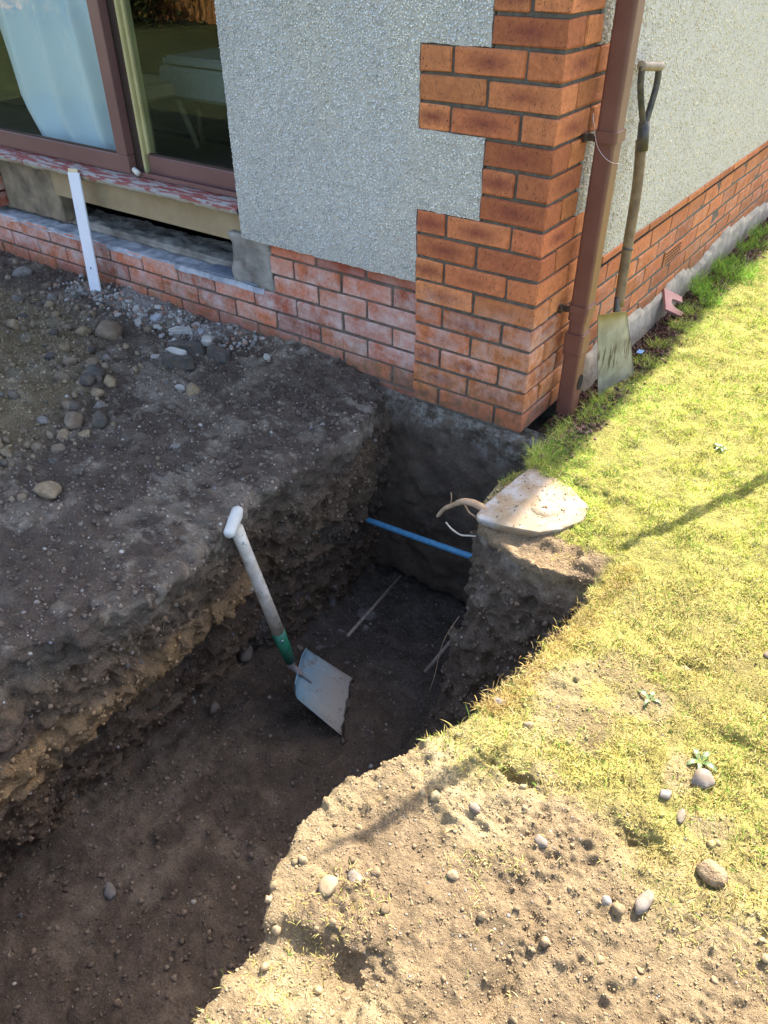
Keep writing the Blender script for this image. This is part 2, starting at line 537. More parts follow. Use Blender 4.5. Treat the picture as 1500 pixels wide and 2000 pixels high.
BOT = [(-.66, .5), (-.64, .0), (-.62, -.3), (-.61, -.6), (-.66, -.85), (-.68, -1.05), (-.70, -1.3), (-.68, -1.6), (-.64, -1.8), (-.62, -2.52),
       (.45, -2.52), (.42, -1.6), (.42, -1.2), (.38, -.9), (.22, -.76), (.12, -.72), (.09, -.55), (.07, -.3), (.08, .0), (.05, .5)]


def sd_poly(px, py, poly):
    P = np.array(poly); n = len(P)
    d = np.full(px.shape, 1e9); inside = np.zeros(px.shape, bool)
    for i in range(n):
        a = P[i]; b = P[(i + 1) % n]; e = b - a
        wx = px - a[0]; wy = py - a[1]
        t = np.clip((wx * e[0] + wy * e[1]) / (e @ e), 0, 1)
        d = np.minimum(d, (wx - e[0] * t) ** 2 + (wy - e[1] * t) ** 2)
        c = ((a[1] <= py) & (py < b[1])) | ((b[1] <= py) & (py < a[1]))
        if abs(e[1]) > 1e-12:
            inside ^= c & (px < a[0] + (py - a[1]) / e[1] * e[0])
    return np.where(inside, -1, 1) * np.sqrt(d)


def hills(x, y):
    """height of the undug surface"""
    p = np.c_[x.ravel(), y.ravel()]
    h = np.full(len(p), .0)
    X, Y = p[:, 0], p[:, 1]
    right = sstep(.05, .15, X)
    h += right * (.02 + .012 * fbm(p, .35, 3, 5)) 
    onslab = sstep(.08, .11, X) * sstep(.44, .41, X) * sstep(-.15, -.19, Y) * sstep(-.56, -.52, Y)
    h = h * (1 - onslab) - .006 * onslab
    near = right * sstep(-1.15, -1.5, Y)
    h += near * (.012 * fbm(p, .12, 3, 9) - .01)
    # spoil heap far left
    d = np.sqrt(((X + 2.3) / 1.08) ** 2 + ((Y + 1.38) / 1.12) ** 2)
    d = d + .08 * noise(p, .25, 31)
    h += (1 - right) * .26 * sstep(1.15, .1, d)
    h += (1 - right) * (.02 * fbm(p, .4, 3, 8) + .010)
    # slight bank against the plinth
    h += (1 - right) * .03 * sstep(-.25, .0, Y) * (X < -.6)
    h -= .035 * sstep(-.9, -.6, X) * (1 - right) * sstep(-.3, 0, Y)
    # scooped step on the near bank
    a, b = X - .50, Y + 1.715
    u = (a * .92 + b * .38) / .15; v = (-a * .38 + b * .92) / .065
    q = np.sqrt(u * u + v * v)
    h -= .038 * sstep(1.2, .6, q)
    # small rut further right
    for cx, cy, rx, ry, dp in [(.60, -1.20, .07, .015, .03), (.78, -1.56, .02, .07, .03), (1.0, -.62, .05, .012, .02), (.95, -.86, .06, .014, .02), (.86, -1.19, .05, .02, .025), (.82, -.72, .05, .015, .02), (.55, -1.68, .02, .03, .03)]:
        h -= dp * np.exp(-(((X - cx) / rx) ** 2 + ((Y - cy) / ry) ** 2))
    # bark strip at the foot of the side wall
    h -= .03 * sstep(.16, .09, X) * sstep(.03, .1, Y)
    # soil dips below the slab front
    h -= .03 * sstep(-.43, -.55, Y) * sstep(-.62, -.55, Y) * sstep(.10, .2, X) * sstep(.6, .5, X)
    return h.reshape(x.shape)


CELL = .0115
X0, X1, Y0, Y1, Z0, Z1 = -3.6, 1.75, -2.62, 3.4, -1.02, .36
gx = np.arange(X0, X1, CELL); gy = np.arange(Y0, Y1, CELL); gz = np.arange(Z0, Z1, CELL)
nx, ny, nzc = len(gx), len(gy), len(gz)
GX, GY = np.meshgrid(gx, gy, indexing='ij')
H = hills(GX, GY)
pp = np.c_[GX.ravel(), GY.ravel()]
wob = (.018 * noise(pp, .10, 2) + .009 * noise(pp, .04, 3)).reshape(GX.shape)
S0 = sd_poly(GX, GY, TOP) + wob
S1 = sd_poly(GX, GY, MID) + wob
S2 = sd_poly(GX, GY, BOT) + wob
FL = -.905 + .06 * sstep(-.2, -.9, GY) + .07 * sstep(-.9, -1.9, GY)
FL = FL + (.02 * fbm(pp, .3, 3, 44)).reshape(GX.shape)
F = np.empty((nx, ny, nzc), np.float32)
for k, z in enumerate(gz):
    if z > -.42:
        t = np.clip(z / -.42, 0, 1); s = S0 * (1 - t) + S1 * t
    else:
        t = np.clip((z + .42) / -.44, 0, 1); s = S1 * (1 - t) + S2 * t
    g0, g1 = s, FL - z
    kk = .09
    hh = np.maximum(kk - np.abs(g0 - g1), 0) / kk
    g = np.maximum(g0, g1) + hh * hh * kk * .25
    a = z - H; b = -g
    k2 = .009
    hh = np.maximum(k2 - np.abs(a - b), 0) / k2
    F[:, :, k] = np.maximum(a, b) + hh * hh * k2 * .25
neg = F < 0
c = None
allneg = neg[:-1, :-1, :-1].copy(); anyneg = neg[:-1, :-1, :-1].copy()
for a in (0, 1):
    for b in (0, 1):
        for d in (0, 1):
            s = neg[a:nx - 1 + a, b:ny - 1 + b, d:nzc - 1 + d]
            allneg &= s; anyneg |= s
act = anyneg & ~allneg
ci, cj, ck = np.nonzero(act)
idx = np.full(act.shape, -1, np.int32); idx[ci, cj, ck] = np.arange(len(ci))
acc = np.zeros((len(ci), 3)); cnt = np.zeros(len(ci))
cor = [(a, b, d) for a in (0, 1) for b in (0, 1) for d in (0, 1)]
vals = {q: F[ci + q[0], cj + q[1], ck + q[2]] for q in cor}
for q in cor:
    for ax in range(3):
        if q[ax] == 0:
            r = list(q); r[ax] = 1; r = tuple(r)
            fa, fb = vals[q], vals[r]
            m = (fa < 0) != (fb < 0)
            t = np.where(m, fa / np.where(m, fa - fb, 1), 0)
            pt = np.tile(np.array(q, float), (len(ci), 1)); pt[:, ax] += t
            acc[m] += pt[m]; cnt += m
V = acc / cnt[:, None]
V = V * CELL + np.c_[gx[ci], gy[cj], gz[ck]]
quads = []
for ax in range(3):
    sl0 = [slice(None)] * 3; sl1 = [slice(None)] * 3
    sl0[ax] = slice(0, -1); sl1[ax] = slice(1, None)
    ch = neg[tuple(sl0)] != neg[tuple(sl1)]
    i, j, k = np.nonzero(ch)
    o1, o2 = [(1, 2), (2, 0), (0, 1)][ax]
    P = np.stack([i, j, k], 1)
    ok = (P[:, o1] > 0) & (P[:, o2] > 0) & (P[:, o1] < act.shape[o1]) & (P[:, o2] < act.shape[o2])
    P = P[ok]
    flip = neg[P[:, 0], P[:, 1], P[:, 2]]
    q = []
    for da, db in ((-1, -1), (0, -1), (0, 0), (-1, 0)):
        R = P.copy(); R[:, o1] += da; R[:, o2] += db
        q.append(idx[R[:, 0], R[:, 1], R[:, 2]])
    q = np.stack(q, 1)
    q[~flip] = q[~flip][:, ::-1]
    quads.append(q[(q >= 0).all(1)])
Q = np.concatenate(quads)
del F, vals, neg, allneg, anyneg, idx
# drop what lies under the house
fc = V[Q].mean(1)
Q = Q[~((fc[:, 0] < -.06) & (fc[:, 1] > .34)) & ~((fc[:, 0] < -.06) & (fc[:, 1] > .12) & (fc[:, 2] > -.5))]


def vnormals(V, Q):
    n = np.cross(V[Q[:, 2]] - V[Q[:, 0]], V[Q[:, 3]] - V[Q[:, 1]])
    r = np.zeros_like(V)
    for k in range(4): np.add.at(r, Q[:, k], n)
    return r / np.maximum(np.linalg.norm(r, axis=1), 1e-12)[:, None]




def refine(V, Q, mask, n):
    A = Q[mask]; P = V[A]
    t = np.linspace(0, 1, n + 1)
    u, v = np.meshgrid(t, t, indexing='ij')
    u = u.ravel()[None, :, None]; v = v.ravel()[None, :, None]
    G = (P[:, 0][:, None] * (1 - u) + P[:, 1][:, None] * u) * (1 - v) + (P[:, 3][:, None] * (1 - u) + P[:, 2][:, None] * u) * v
    m = (n + 1) ** 2
    flat = G.reshape(-1, 3)
    key = np.round(flat * 20000).astype(np.int64)
    kk_ = key[:, 0] * 73856093 ^ key[:, 1] * 19349663 ^ key[:, 2] * 83492791
    _, first, inv = np.unique(kk_, return_index=True, return_inverse=True)
    nv = flat[first]
    li = np.arange(m).reshape(n + 1, n + 1)
    lq = np.stack([li[:-1, :-1], li[1:, :-1], li[1:, 1:], li[:-1, 1:]], -1).reshape(-1, 4)
    gq = lq[None] + (np.arange(len(A)) * m)[:, None, None]
    gq = inv[gq.reshape(-1, 4)]
    return np.concatenate([V, nv]), np.concatenate([Q[~mask], gq + len(V)])


# relax the voxel staircase a little, then refine what the camera is close to
fc = V[Q].mean(1)
Q = Q[~((fc[:, 2] < -.25) & (fc[:, 0] > .48) & (fc[:, 1] < -1.0))]
fc = V[Q].mean(1)
m3 = (fc[:, 0] > .28) & (fc[:, 0] < 1.25) & (fc[:, 1] < -.85) & (fc[:, 1] > -2.1) & (fc[:, 2] > -.12)
m2 = ~m3 & (fc[:, 0] > -1.35) & (fc[:, 0] < .62) & (fc[:, 1] < .04) & (fc[:, 1] > -2.15) & ~((fc[:, 0] < -1.0) & (fc[:, 1] < -1.25)) & ~((fc[:, 2] < -.25) & (fc[:, 0] > .3))
g3 = Q[m3]; q0 = Q[~m3]; mm = m2[~m3]
nQ = len(q0)
V, Q = refine(V, Q, m3, 3)
mask2 = np.zeros(len(Q), bool); mask2[:nQ] = mm
V, Q = refine(V, Q, mask2, 2)
used = np.unique(Q); remap = np.full(len(V), -1); remap[used] = np.arange(len(used)); V = V[used]; Q = remap[Q]
NV = vnormals(V, Q)
up = NV[:, 2]
wall = sstep(.75, .3, up)
X, Y, Z = V[:, 0], V[:, 1], V[:, 2]
inpit = sstep(-.05, -.15, Z)
rightlawn = sstep(.1, .2, X) * sstep(-1.1, -.8, Y) * (1 - inpit)
amp_w = wall * inpit
big = fbm(V, .16, 2, 70); mid = fbm(V, .05, 2, 71); sm = noise(V, .021, 73)
ridged = 1 - np.abs(fbm(V, .07, 2, 75)) * 2
layer = noise(np.c_[V[:, :2] * .35, Z], .05, 76)
lump = 1 - np.abs(noise(V, .045, 78)) * 2.2
D = amp_w * (.028 * big + .018 * mid + .011 * sm + .016 * (ridged - .5) + .010 * layer + .012 * lump)
D += (1 - amp_w) * (.006 * mid + .004 * sm)
leftg = (1 - inpit) * sstep(0, -.1, X)
D += leftg * (.011 * (ridged - .5) + .008 * lump + .010 * big)
D += rightlawn * (.009 * noise(V, .05, 85) + .006 * noise(V, .025, 86))
near = sstep(.3, .36, X) * sstep(-.95, -1.3, Y) * (1 - inpit)
zc_ = -.37 + .05 * noise(np.c_[V[:, :2], Z * 0], .35, 110)
ledge = (X < -.25) * sstep(-.55, -.85, Y)
D += amp_w * ledge * (.030 * np.exp(-((Z - zc_) / .055) ** 2) - .035 * np.exp(-((Z - zc_ + .15) / .06) ** 2))
f1 = noise(V, .028, 91); f2 = noise(V, .013, 92); f3 = noise(V, .0075, 93)
patchy = sstep(-.35, .4, fbm(V, .16, 2, 94))
D += near * (.004 * ridged + (.0065 * np.maximum(1 - 2 * np.abs(f1), -.25) + .0060 * np.maximum(f2, -.25) + .0038 * np.maximum(f3, -.4) + .0030 * np.maximum(noise(V, .018, 96), -.2)) * (.35 + .95 * patchy))
D += (1 - near) * (.0038 * f1 + .0034 * f2 + .0018 * f3) * (1 - rightlawn * .5) * (1 + amp_w)
D += (1 - wall) * inpit * (.008 * mid + .010 * fbm(V, .11, 2, 79))
V = V + NV * D[:, None]
NV = vnormals(V, Q)
X, Y, Z = V[:, 0], V[:, 1], V[:, 2]

C = np.zeros((len(V), 3))


def lay(col, w):
    global C
    w = np.clip(w, 0, 1)[:, None]
    C = C * (1 - w) + np.array(col) * w


nA = fbm(V, .25, 3, 101); nB = fbm(V, .09, 3, 102); nC = fbm(V, .6, 2, 103)
topsoil = (.118, .090, .070)
lay(topsoil, np.ones(len(V)))
lay((.24, .195, .15), sstep(.0, .45, nB + .5 * nA) * .8 * (1 - inpit))
lay((.30, .255, .20), sstep(.25, .5, fbm(V * np.array([1, 2.2, 1]), .035, 3, 140) + .6 * nA) * .7 * (1 - inpit))                     # dry dust on the dug-over surface
lay((.155, .105, .070), inpit * .85)                                                             # subsoil
lay((.21, .145, .092), inpit * sstep(-.1, .4, nA) * .8)
lay((.085, .066, .052), inpit * sstep(.1, .45, -nB - .3 * nA) * .8)
# orange clay seam in the left face
zc = -.37 + .05 * noise(np.c_[V[:, :2], Z * 0], .35, 110) + .02 * nB
band = sstep(.085, .055, np.abs(Z - zc) + .012 * nB) * sstep(-.60, -.85, Y) * (X < -.25) * sstep(-.3, .1, nB + .45)
lay((.37, .235, .115), band * (.5 + .45 * sstep(-.2, .3, fbm(V, .07, 2, 150))))
lay((.17, .11, .06), sstep(.14, .06, np.abs(Z - zc + .1)) * .6 * (X < -.25) * sstep(-.6, -.9, Y) * sstep(0, .3, nA) * (1 - band))
flo = inpit * sstep(.5, .8, NV[:, 2]) * (Z < -.55)
lay((.115, .088, .068), flo * .8)
lay((.22, .17, .125), flo * sstep(.15, .5, nB + nA * .6 + .1) * .6 * sstep(-.9, -1.2, Y))
lay((.12, .10, .085), flo * sstep(-.7, -.5, Y) * .8)
lay((.36, .32, .31), inpit * sstep(.22, .42, fbm(V, .07, 3, 160)) * sstep(-.85, -.6, Y) * sstep(-.2, -.3, Y) * (X < -.25) * (X > -.75) * sstep(-.62, -.72, Z) * .7)
# block face under the slab
face = (X > .05) * (Y > -.8) * (Y < -.4) * inpit
lay((.16, .115, .080), face * .9)
lay((.28, .23, .18), face * sstep(.25, .55, nB) * .45)
# near bank and right hand bare earth: dry tan soil
R = sstep(.28, .33, X) * (Y < -.4) * (1 - inpit * .85)
rim = sstep(.25, .33, X) * sstep(-1.1, -1.25, Y)
rim = rim * (Z > -.45)
R = R * np.maximum(sstep(-.10, -.03, Z), sstep(-1.0, -1.15, Y))
lay((.265, .195, .11), np.maximum(R * .95, rim * .95))
lay((.20, .142, .085), R * sstep(.0, .5, nA) * .75)
lay((.35, .28, .16), R * sstep(-.1, .4, -nA + nB * .5) * .6)
# lawn thatch
turfN = fbm(V[:, :2], .18, 3, 120)
turf = sstep(.06, .14, X) * (1 - inpit)
edge = -1.13 - .04 * (X - .5) + .15 * turfN
turf *= sstep(edge - .14, edge + .1, Y)
bare = .8 * sstep(.32, .5, fbm(V[:, :2], .22, 3, 130) + .35 * sstep(.85, 1.15, X) * sstep(-.2, -.6, Y) * sstep(-1.5, -.9, Y))
bare *= sstep(-.45, -.7, Y)
turf = turf * (1 - bare)
SLAB_P = [(.10, -.49), (.126, -.508), (.20, -.495), (.30, -.462), (.345, -.41), (.378, -.335), (.365, -.265), (.27, -.205), (.15, -.165), (.12, -.19)]
slabm = ((sd_poly(X, Y, SLAB_P) < .004) | ((X > .08) & (X < .42) & (Y < -.43) & (Y > -.62))) & (Z > -.045)
turf = turf * ~slabm
turf *= 1 - sstep(.225, .15, X + .05 * nB) * sstep(-.05, .05, Y)
# keep the freshly cut earth band in front of the slab
turf *= 1 - sstep(-.43, -.47, Y) * sstep(.53, .49, X) * sstep(-.7, -.6, Y)
lay((.30, .27, .075), turf * .9)
lay((.20, .15, .07), turf * sstep(.0, .5, nB) * sstep(-.3, -.7, Y) * .6)
lay((.27, .19, .11), slabm * .9)
# bark and leaf litter strip
bark = sstep(.235, .16, X + .05 * nB) * (X > -.05) * (Y > -.12) * (Z > -.15)
lay((.070, .042, .032), bark * .95)
# spoil heap
dh = np.sqrt(((X + 2.3) / 1.08) ** 2 + ((Y + 1.38) / 1.12) ** 2) + .05 * nB
heap = sstep(1.12, .9, dh) * (X < -.9)
lay((.22, .17, .105), heap * .95)
lay((.28, .24, .17), heap * sstep(.1, .4, nB) * .6)
# lime rubble dust near the plinth
lim = sstep(-.20, -.06, Y) * sstep(-2.4, -2.0, X) * sstep(-1.2, -1.5, X)
lay((.34, .31, .28), lim * sstep(-.1, .35, nB + .1) * .8)

me = uni_mesh('ground', V, Q, C, smooth=True)
ground = link('ground', me, M_soil)
tag(ground, kind='structure')


# outer lawn ring out to the horizon
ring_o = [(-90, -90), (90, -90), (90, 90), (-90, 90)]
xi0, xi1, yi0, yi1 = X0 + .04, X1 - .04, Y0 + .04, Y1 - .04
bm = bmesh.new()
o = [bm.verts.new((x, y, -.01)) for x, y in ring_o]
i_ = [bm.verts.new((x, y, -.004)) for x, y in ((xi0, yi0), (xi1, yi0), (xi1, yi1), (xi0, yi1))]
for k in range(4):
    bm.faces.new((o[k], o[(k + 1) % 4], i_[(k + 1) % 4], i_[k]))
M_lawn = simple('far_lawn', (.035, .05, .012), (.08, .10, .03), .9, 3, .8, .02)  # lawn colour darkened in place of the house shade mirrored in the glass
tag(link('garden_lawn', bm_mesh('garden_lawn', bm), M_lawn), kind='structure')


# --------------------------------------------------------- surface sampling
TRI_C = V[Q].mean(1)
TRI_N = np.cross(V[Q[:, 2]] - V[Q[:, 0]], V[Q[:, 3]] - V[Q[:, 1]])
TRI_A = np.linalg.norm(TRI_N, axis=1) / 2
TRI_N = TRI_N / np.maximum(TRI_A[:, None] * 2, 1e-12)


# drop faces the camera could never see when scattering (only sampling density)
def sample(n, w):
    p = TRI_A * w
    p = p / p.sum()
    f = RNG.choice(len(Q), n, p=p)
    u, v = RNG.random((2, n, 1))
    q = V[Q[f]]
    pt = (q[:, 0] * (1 - u) + q[:, 1] * u) * (1 - v) + (q[:, 3] * (1 - u) + q[:, 2] * u) * v
    return pt, TRI_N[f], f


def zat(x, y, lo=-.15):
    m = (np.abs(X - x) < .02) & (np.abs(Y - y) < .02) & (NV[:, 2] > .3) & (Z > lo)
    return float(np.median(Z[m])) if m.any() else 0.0


def rand_rot(n):
    q = RNG.normal(size=(n, 4)); q /= np.linalg.norm(q, axis=1)[:, None]
    w, x, y, z = q.T
    return np.stack([np.stack([1 - 2 * (y * y + z * z), 2 * (x * y - z * w), 2 * (x * z + y * w)], 1),
                     np.stack([2 * (x * y + z * w), 1 - 2 * (x * x + z * z), 2 * (y * z - x * w)], 1),
                     np.stack([2 * (x * z - y * w), 2 * (y * z + x * w), 1 - 2 * (x * x + y * y)], 1)], 1)


def ico(sub):
    bm = bmesh.new(); bmesh.ops.create_icosphere(bm, subdivisions=sub, radius=1)
    v = np.array([q.co[:] for q in bm.verts]); f = np.array([[q.index for q in p.verts] for p in bm.faces])
    bm.free(); return v, f


ICO1 = ico(1); ICO2 = ico(2); ICO3 = ico(3)
OCT = (np.array([[1, 0, 0], [-1, 0, 0], [0, 1, 0], [0, -1, 0], [0, 0, 1], [0, 0, -1]], float),
       np.array([[0, 2, 4], [2, 1, 4], [1, 3, 4], [3, 0, 4], [2, 0, 5], [1, 2, 5], [3, 1, 5], [0, 3, 5]]))


def blobs(name, pts, size, cols, mat, tmpl=ICO1, jit=.25, aniso=(.6, 1.0), flat=None, smooth=False, parent=None, label=None):
    n = len(pts); tv, tf = tmpl
    v = np.tile(tv, (n, 1, 1)) * (1 + jit * RNG.uniform(-1, 1, (n, len(tv), 1)))
    v = v * RNG.uniform(aniso[0], aniso[1], (n, 1, 3)) * np.asarray(size).reshape(n, 1, 1)
    if flat: v[:, :, 2] *= flat
    Rm = rand_rot(n)
    v = np.einsum('nij,nkj->nki', Rm, v) + pts[:, None, :]
    f = tf[None] + (np.arange(n) * len(tv))[:, None, None]
    c = np.repeat(np.asarray(cols).reshape(n, 1, 3), len(tv), 1).reshape(-1, 3)
    o = link(name, uni_mesh(name, v.reshape(-1, 3), f.reshape(-1, 3), c, smooth), mat, parent)
    o['kind'] = 'stuff'
    if label: o['label'] = label
    return o


def pick(n, palette, var=.2):
    P = np.array(palette); c = P[RNG.integers(len(P), size=n)]
    return np.clip(c * (1 + RNG.uniform(-var, var, (n, 1))), 0, 1)


cx, cy, cz = TRI_C.T
cn = TRI_N[:, 2]
vis = (cx > -3.3) & ((cy < .02) | (cx > .02)) & (cx < 1.35)
fdist = np.linalg.norm(TRI_C - np.array([.93, -2.08, 1.37]), axis=1)
turf_f = turf[Q].mean(1)
heap_f = heap[Q].mean(1)
bark_f = bark[Q].mean(1)
pit_f = inpit[Q].mean(1)
slab_f = slabm[Q].mean(1)
R_f = np.maximum(R, rim)[Q].mean(1) * (cz > -.25)
vis = vis & ~((cz < -.2) & (cx > .45))

# soil crumbs -------------------------------------------------------------
col_f = C[Q].mean(1)


def crumbs(name, n, w, smin, smax, label, mat=M_clod, pal=None, tmpl=ICO1, sink=.3, power=2.5, mul=1.15, **kw):
    pt, nn, f = sample(n, w)
    s = smin + (smax - smin) * RNG.random(n) ** power
    cc = (col_f[f] * mul * (1 + RNG.uniform(-.25, .3, (n, 1)))) if pal is None else pick(n, pal)
    o = blobs(name, pt + nn * (s * (1 - 2 * sink) * .5)[:, None], s, np.clip(cc, 0, 1), mat, tmpl, label=label, **kw)
    o['category'] = kw.get('cat', 'soil')
    return o


crumbs('soil_crumbs', 26000, vis * R_f * (1 - turf_f * .8) * (cn > .2) / fdist ** 1, .0012, .0046, 'dry tan soil crumbs scattered over the sunlit bank beside the trench', jit=.30, aniso=(.5, 1.0), power=2.6, tmpl=OCT, mul=1.05)
crumbs('soil_lumps', 260, vis * R_f * (1 - turf_f * .9) * (cn > .2) / fdist, .005, .013, 'larger dry clods of tan soil lying on the sunlit bank', tmpl=ICO2, jit=.26, aniso=(.5, 1.0), mul=1.0)
crumbs('dark_soil_crumbs', 16000, vis * (1 - R_f) * (1 - pit_f) * (cx < .2) * (cy < .05) * (cn > .3) * (1 - .6 * heap_f), .002, .013, 'dark topsoil crumbs on the shaded ground left of the trench', jit=.3, aniso=(.45, 1.0), power=3.5, mul=1.2, tmpl=OCT)
crumbs('trench_soil_crumbs', 21000, vis * pit_f, .0015, .014, 'dark crumbs and clods on the trench sides and floor', mul=1.15, jit=.3, aniso=(.45, 1.0), power=3.5, tmpl=OCT)
crumbs('spoil_crumbs', 14000, vis * heap_f * (cn > .2), .003, .014, 'sandy lumps covering the spoil heap on the left', jit=.3, aniso=(.45, 1.0), tmpl=OCT)
PEB = [(.24, .21, .17), (.30, .27, .23), (.18, .16, .14), (.22, .16, .11), (.15, .14, .14), (.36, .33, .29)]
crumbs('small_pebbles', 2200, vis * (1 - turf_f) * (1 - .93 * R_f) * (1 - bark_f) * (1 - slab_f), .002, .011, 'small mixed pebbles bedded in the soil everywhere', M_pebble, PEB, ICO1, .5, 3.0, jit=.12, smooth=True)
crumbs('heap_pebbles', 1000, vis * (np.exp(-((np.sqrt(((cx + 2.3) / 1.08) ** 2 + ((cy + 1.38) / 1.12) ** 2) - 1.0) / .16) ** 2) + .2 * (dh[Q].mean(1) < 1.3)) * (cx < -.9) * (cn > .3), .006, .022,
       'small rounded stones mixed through the foot of the spoil heap', M_pebble, [(.17, .13, .09), (.22, .17, .11), (.12, .10, .08), (.24, .19, .13)], ICO2, .35, 2.0, jit=.16, aniso=(.5, 1.0))
crumbs('lime_chips', 520, vis * np.exp(-((cy + .09) / .08) ** 2) * (cx > -2.4) * (cx < -1.15) * (cz > -.2), .004, .016, 'pale broken mortar chips against the plinth bricks', M_pebble,
       [(.28, .26, .235), (.36, .34, .31), (.20, .185, .17), (.30, .18, .13)], ICO1, .3, 2.0, jit=.3)
crumbs('pale_grit', 2600, vis * (1 - R_f) * (1 - pit_f) * (cx < .1) * (cx > -1.9) * (cn > .3), .0012, .0045, 'pale mortar grit sprinkled on the dark topsoil', M_pebble, [(.45, .42, .38), (.36, .33, .29)], OCT, .4, 1.5)
crumbs('bark_litter', 7000, vis * bark_f, .004, .014, 'shredded bark and dead leaves along the foot of the side wall', M_clod, [(.13, .065, .05), (.09, .05, .04), (.20, .13, .10), (.16, .09, .075)], OCT, .2, 1.5, aniso=(.15, 1.0))
crumbs('corner_gravel', 260, vis * np.exp(-(((cx - .10) / .05) ** 2 + ((cy - .09) / .06) ** 2)) * (cz > -.2), .005, .012, 'reddish gravel at the foot of the downpipe', M_pebble, [(.28, .13, .11), (.22, .12, .10), (.17, .12, .10)], ICO1, .3, 1.5, smooth=True, jit=.1)


# ------------------------------------------------------------------ blades
def blades(name, base, h, w, lean, cols, label, segs=2, curl=.6, az=None, tipcol=None):
    n = len(base)
    az = RNG.uniform(0, 2 * math.pi, n) if az is None else az
    h = np.asarray(h); w = np.asarray(w); lean = np.asarray(lean)
    dirx, diry = np.cos(az), np.sin(az)
    ys = []
    p = base.copy(); ang = lean.copy()
    fa = RNG.uniform(0, math.pi, n)
    sx, sy = np.cos(fa) * .5, np.sin(fa) * .5
    rows = []
    for k in range(segs + 1):
        t = k / segs
        ww = w * (1 - t) ** .7
        if k < segs:
            rows.append(np.stack([p - np.c_[sx * ww, sy * ww, 0 * ww], p + np.c_[sx * ww, sy * ww, 0 * ww]], 1))
        else:
            rows.append(p[:, None, :])
        st = h / segs
        p = p + np.c_[dirx * np.sin(ang) * st, diry * np.sin(ang) * st, np.cos(ang) * st]
        ang = ang + curl * RNG.uniform(.3, 1.0, n)
    Vv = np.concatenate(rows, 1)              # n, 2*segs+1, 3
    m = Vv.shape[1]
    tris = []
    for k in range(segs - 1):
        a = 2 * k
        tris += [(a, a + 1, a + 3), (a, a + 3, a + 2)]
    a = 2 * (segs - 1); tris.append((a, a + 1, a + 2))
    f = np.array(tris)[None] + (np.arange(n) * m)[:, None, None]
    cc = np.repeat(cols[:, None, :], m, 1)
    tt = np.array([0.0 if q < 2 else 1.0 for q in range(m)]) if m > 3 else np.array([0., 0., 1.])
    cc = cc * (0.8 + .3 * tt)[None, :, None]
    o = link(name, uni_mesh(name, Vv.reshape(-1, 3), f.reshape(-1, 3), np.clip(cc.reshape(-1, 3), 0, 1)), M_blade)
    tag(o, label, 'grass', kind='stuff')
    return o


def grass_cols(pt, green):
    n = len(pt)
    a = np.array([.52, .50, .115]); b = np.array([.42, .50, .07]); g = np.array([.20, .34, .05]); s = np.array([.62, .53, .27]); br = np.array([.30, .19, .07])
    r = RNG.random((n, 1))
    patch = fbm(pt[:, :2], .14, 2, 200)[:, None] * .6 + .5
    a2 = np.array([.56, .46, .17]); b2 = np.array([.46, .40, .11])
    nr = sstep(-.15, -.7, pt[:, 1])[:, None]
    c = (a * (1 - nr) + a2 * nr) * (1 - patch) + (b * (1 - nr) + b2 * nr) * patch
    c = np.where(r < .12, s, c)
    c = np.where((r > .12) & (r < .19), br, c)
    gg = np.clip(green, 0, 1).reshape(-1, 1)
    c = np.where(RNG.random((n, 1)) < gg, g, c)
    k_ = .92 + .34 * fbm(pt[:, :2], .045, 2, 205)[:, None] + .16 * noise(pt[:, :2], .3, 206)[:, None]
    return c * RNG.uniform(.72, 1.22, (n, 1)) * k_


w = vis * turf_f * (cn > .3) * np.clip(2.6 / fdist, .6, 1.4)
n = 205000
pt, nn, f = sample(n, w)
dist = np.linalg.norm(pt - np.array([.93, -2.08, 1.37]), axis=1)
green = .12 + .45 * sstep(.55, .15, pt[:, 0]) * sstep(-.5, -.1, pt[:, 1]) + .25 * sstep(.15, .5, fbm(pt[:, :2], .2, 2, 210)) + .15 * sstep(-.2, .6, pt[:, 1])
tuft = sstep(-.35, .5, fbm(pt[:, :2], .05, 2, 215))
blades('lawn_moss', pt - nn * .002, RNG.uniform(.009, .021, n) * (.45 + .9 * tuft), RNG.uniform(.0018, .0031, n), RNG.uniform(.2, 1.4, n), grass_cols(pt, green * .7),
       'yellow-green mossy lawn right of the trench', 2, .7)
n = 34000
pt, nn, f = sample(n, w * (1 + 3 * sstep(.3, .15, cx) * (cy > -.4)) * np.clip(green.mean() + .6, .3, 2))
green = .45 + .4 * sstep(.5, .15, pt[:, 0]) * sstep(-.5, -.1, pt[:, 1])
keep = fbm(pt[:, :2], .12, 2, 230) + RNG.uniform(-.3, .3, n) > -.05
pt = pt[keep]; nn = nn[keep]; green = green[keep]; n = len(pt)
blades('lawn_grass', pt, RNG.uniform(.012, .040, n), RNG.uniform(.0013, .0022, n), RNG.uniform(.1, 1.1, n), grass_cols(pt, green),
       'thin upright grass growing through the moss of the lawn', 3, .5)
# sparse growth over the bare earth
n = 34000
pt, nn, f = sample(n, vis * R_f * (1 - turf_f) * (cn > .4) * (cx > .36))
fd = fbm(pt[:, :2], .16, 3, 240)
keep = (fd + .25 * sstep(-1.4, -1.15, pt[:, 1]) > .24) | (RNG.random(n) < .03)
pt = pt[keep]; n = len(pt)
blades('sparse_moss', pt - np.array([0, 0, .001]), RNG.uniform(.008, .022, n), RNG.uniform(.0015, .0025, n), RNG.uniform(.4, 1.5, n), grass_cols(pt, np.full(n, .06)),
       'sparse dry moss and dead grass on the bare near bank', 2, .8)
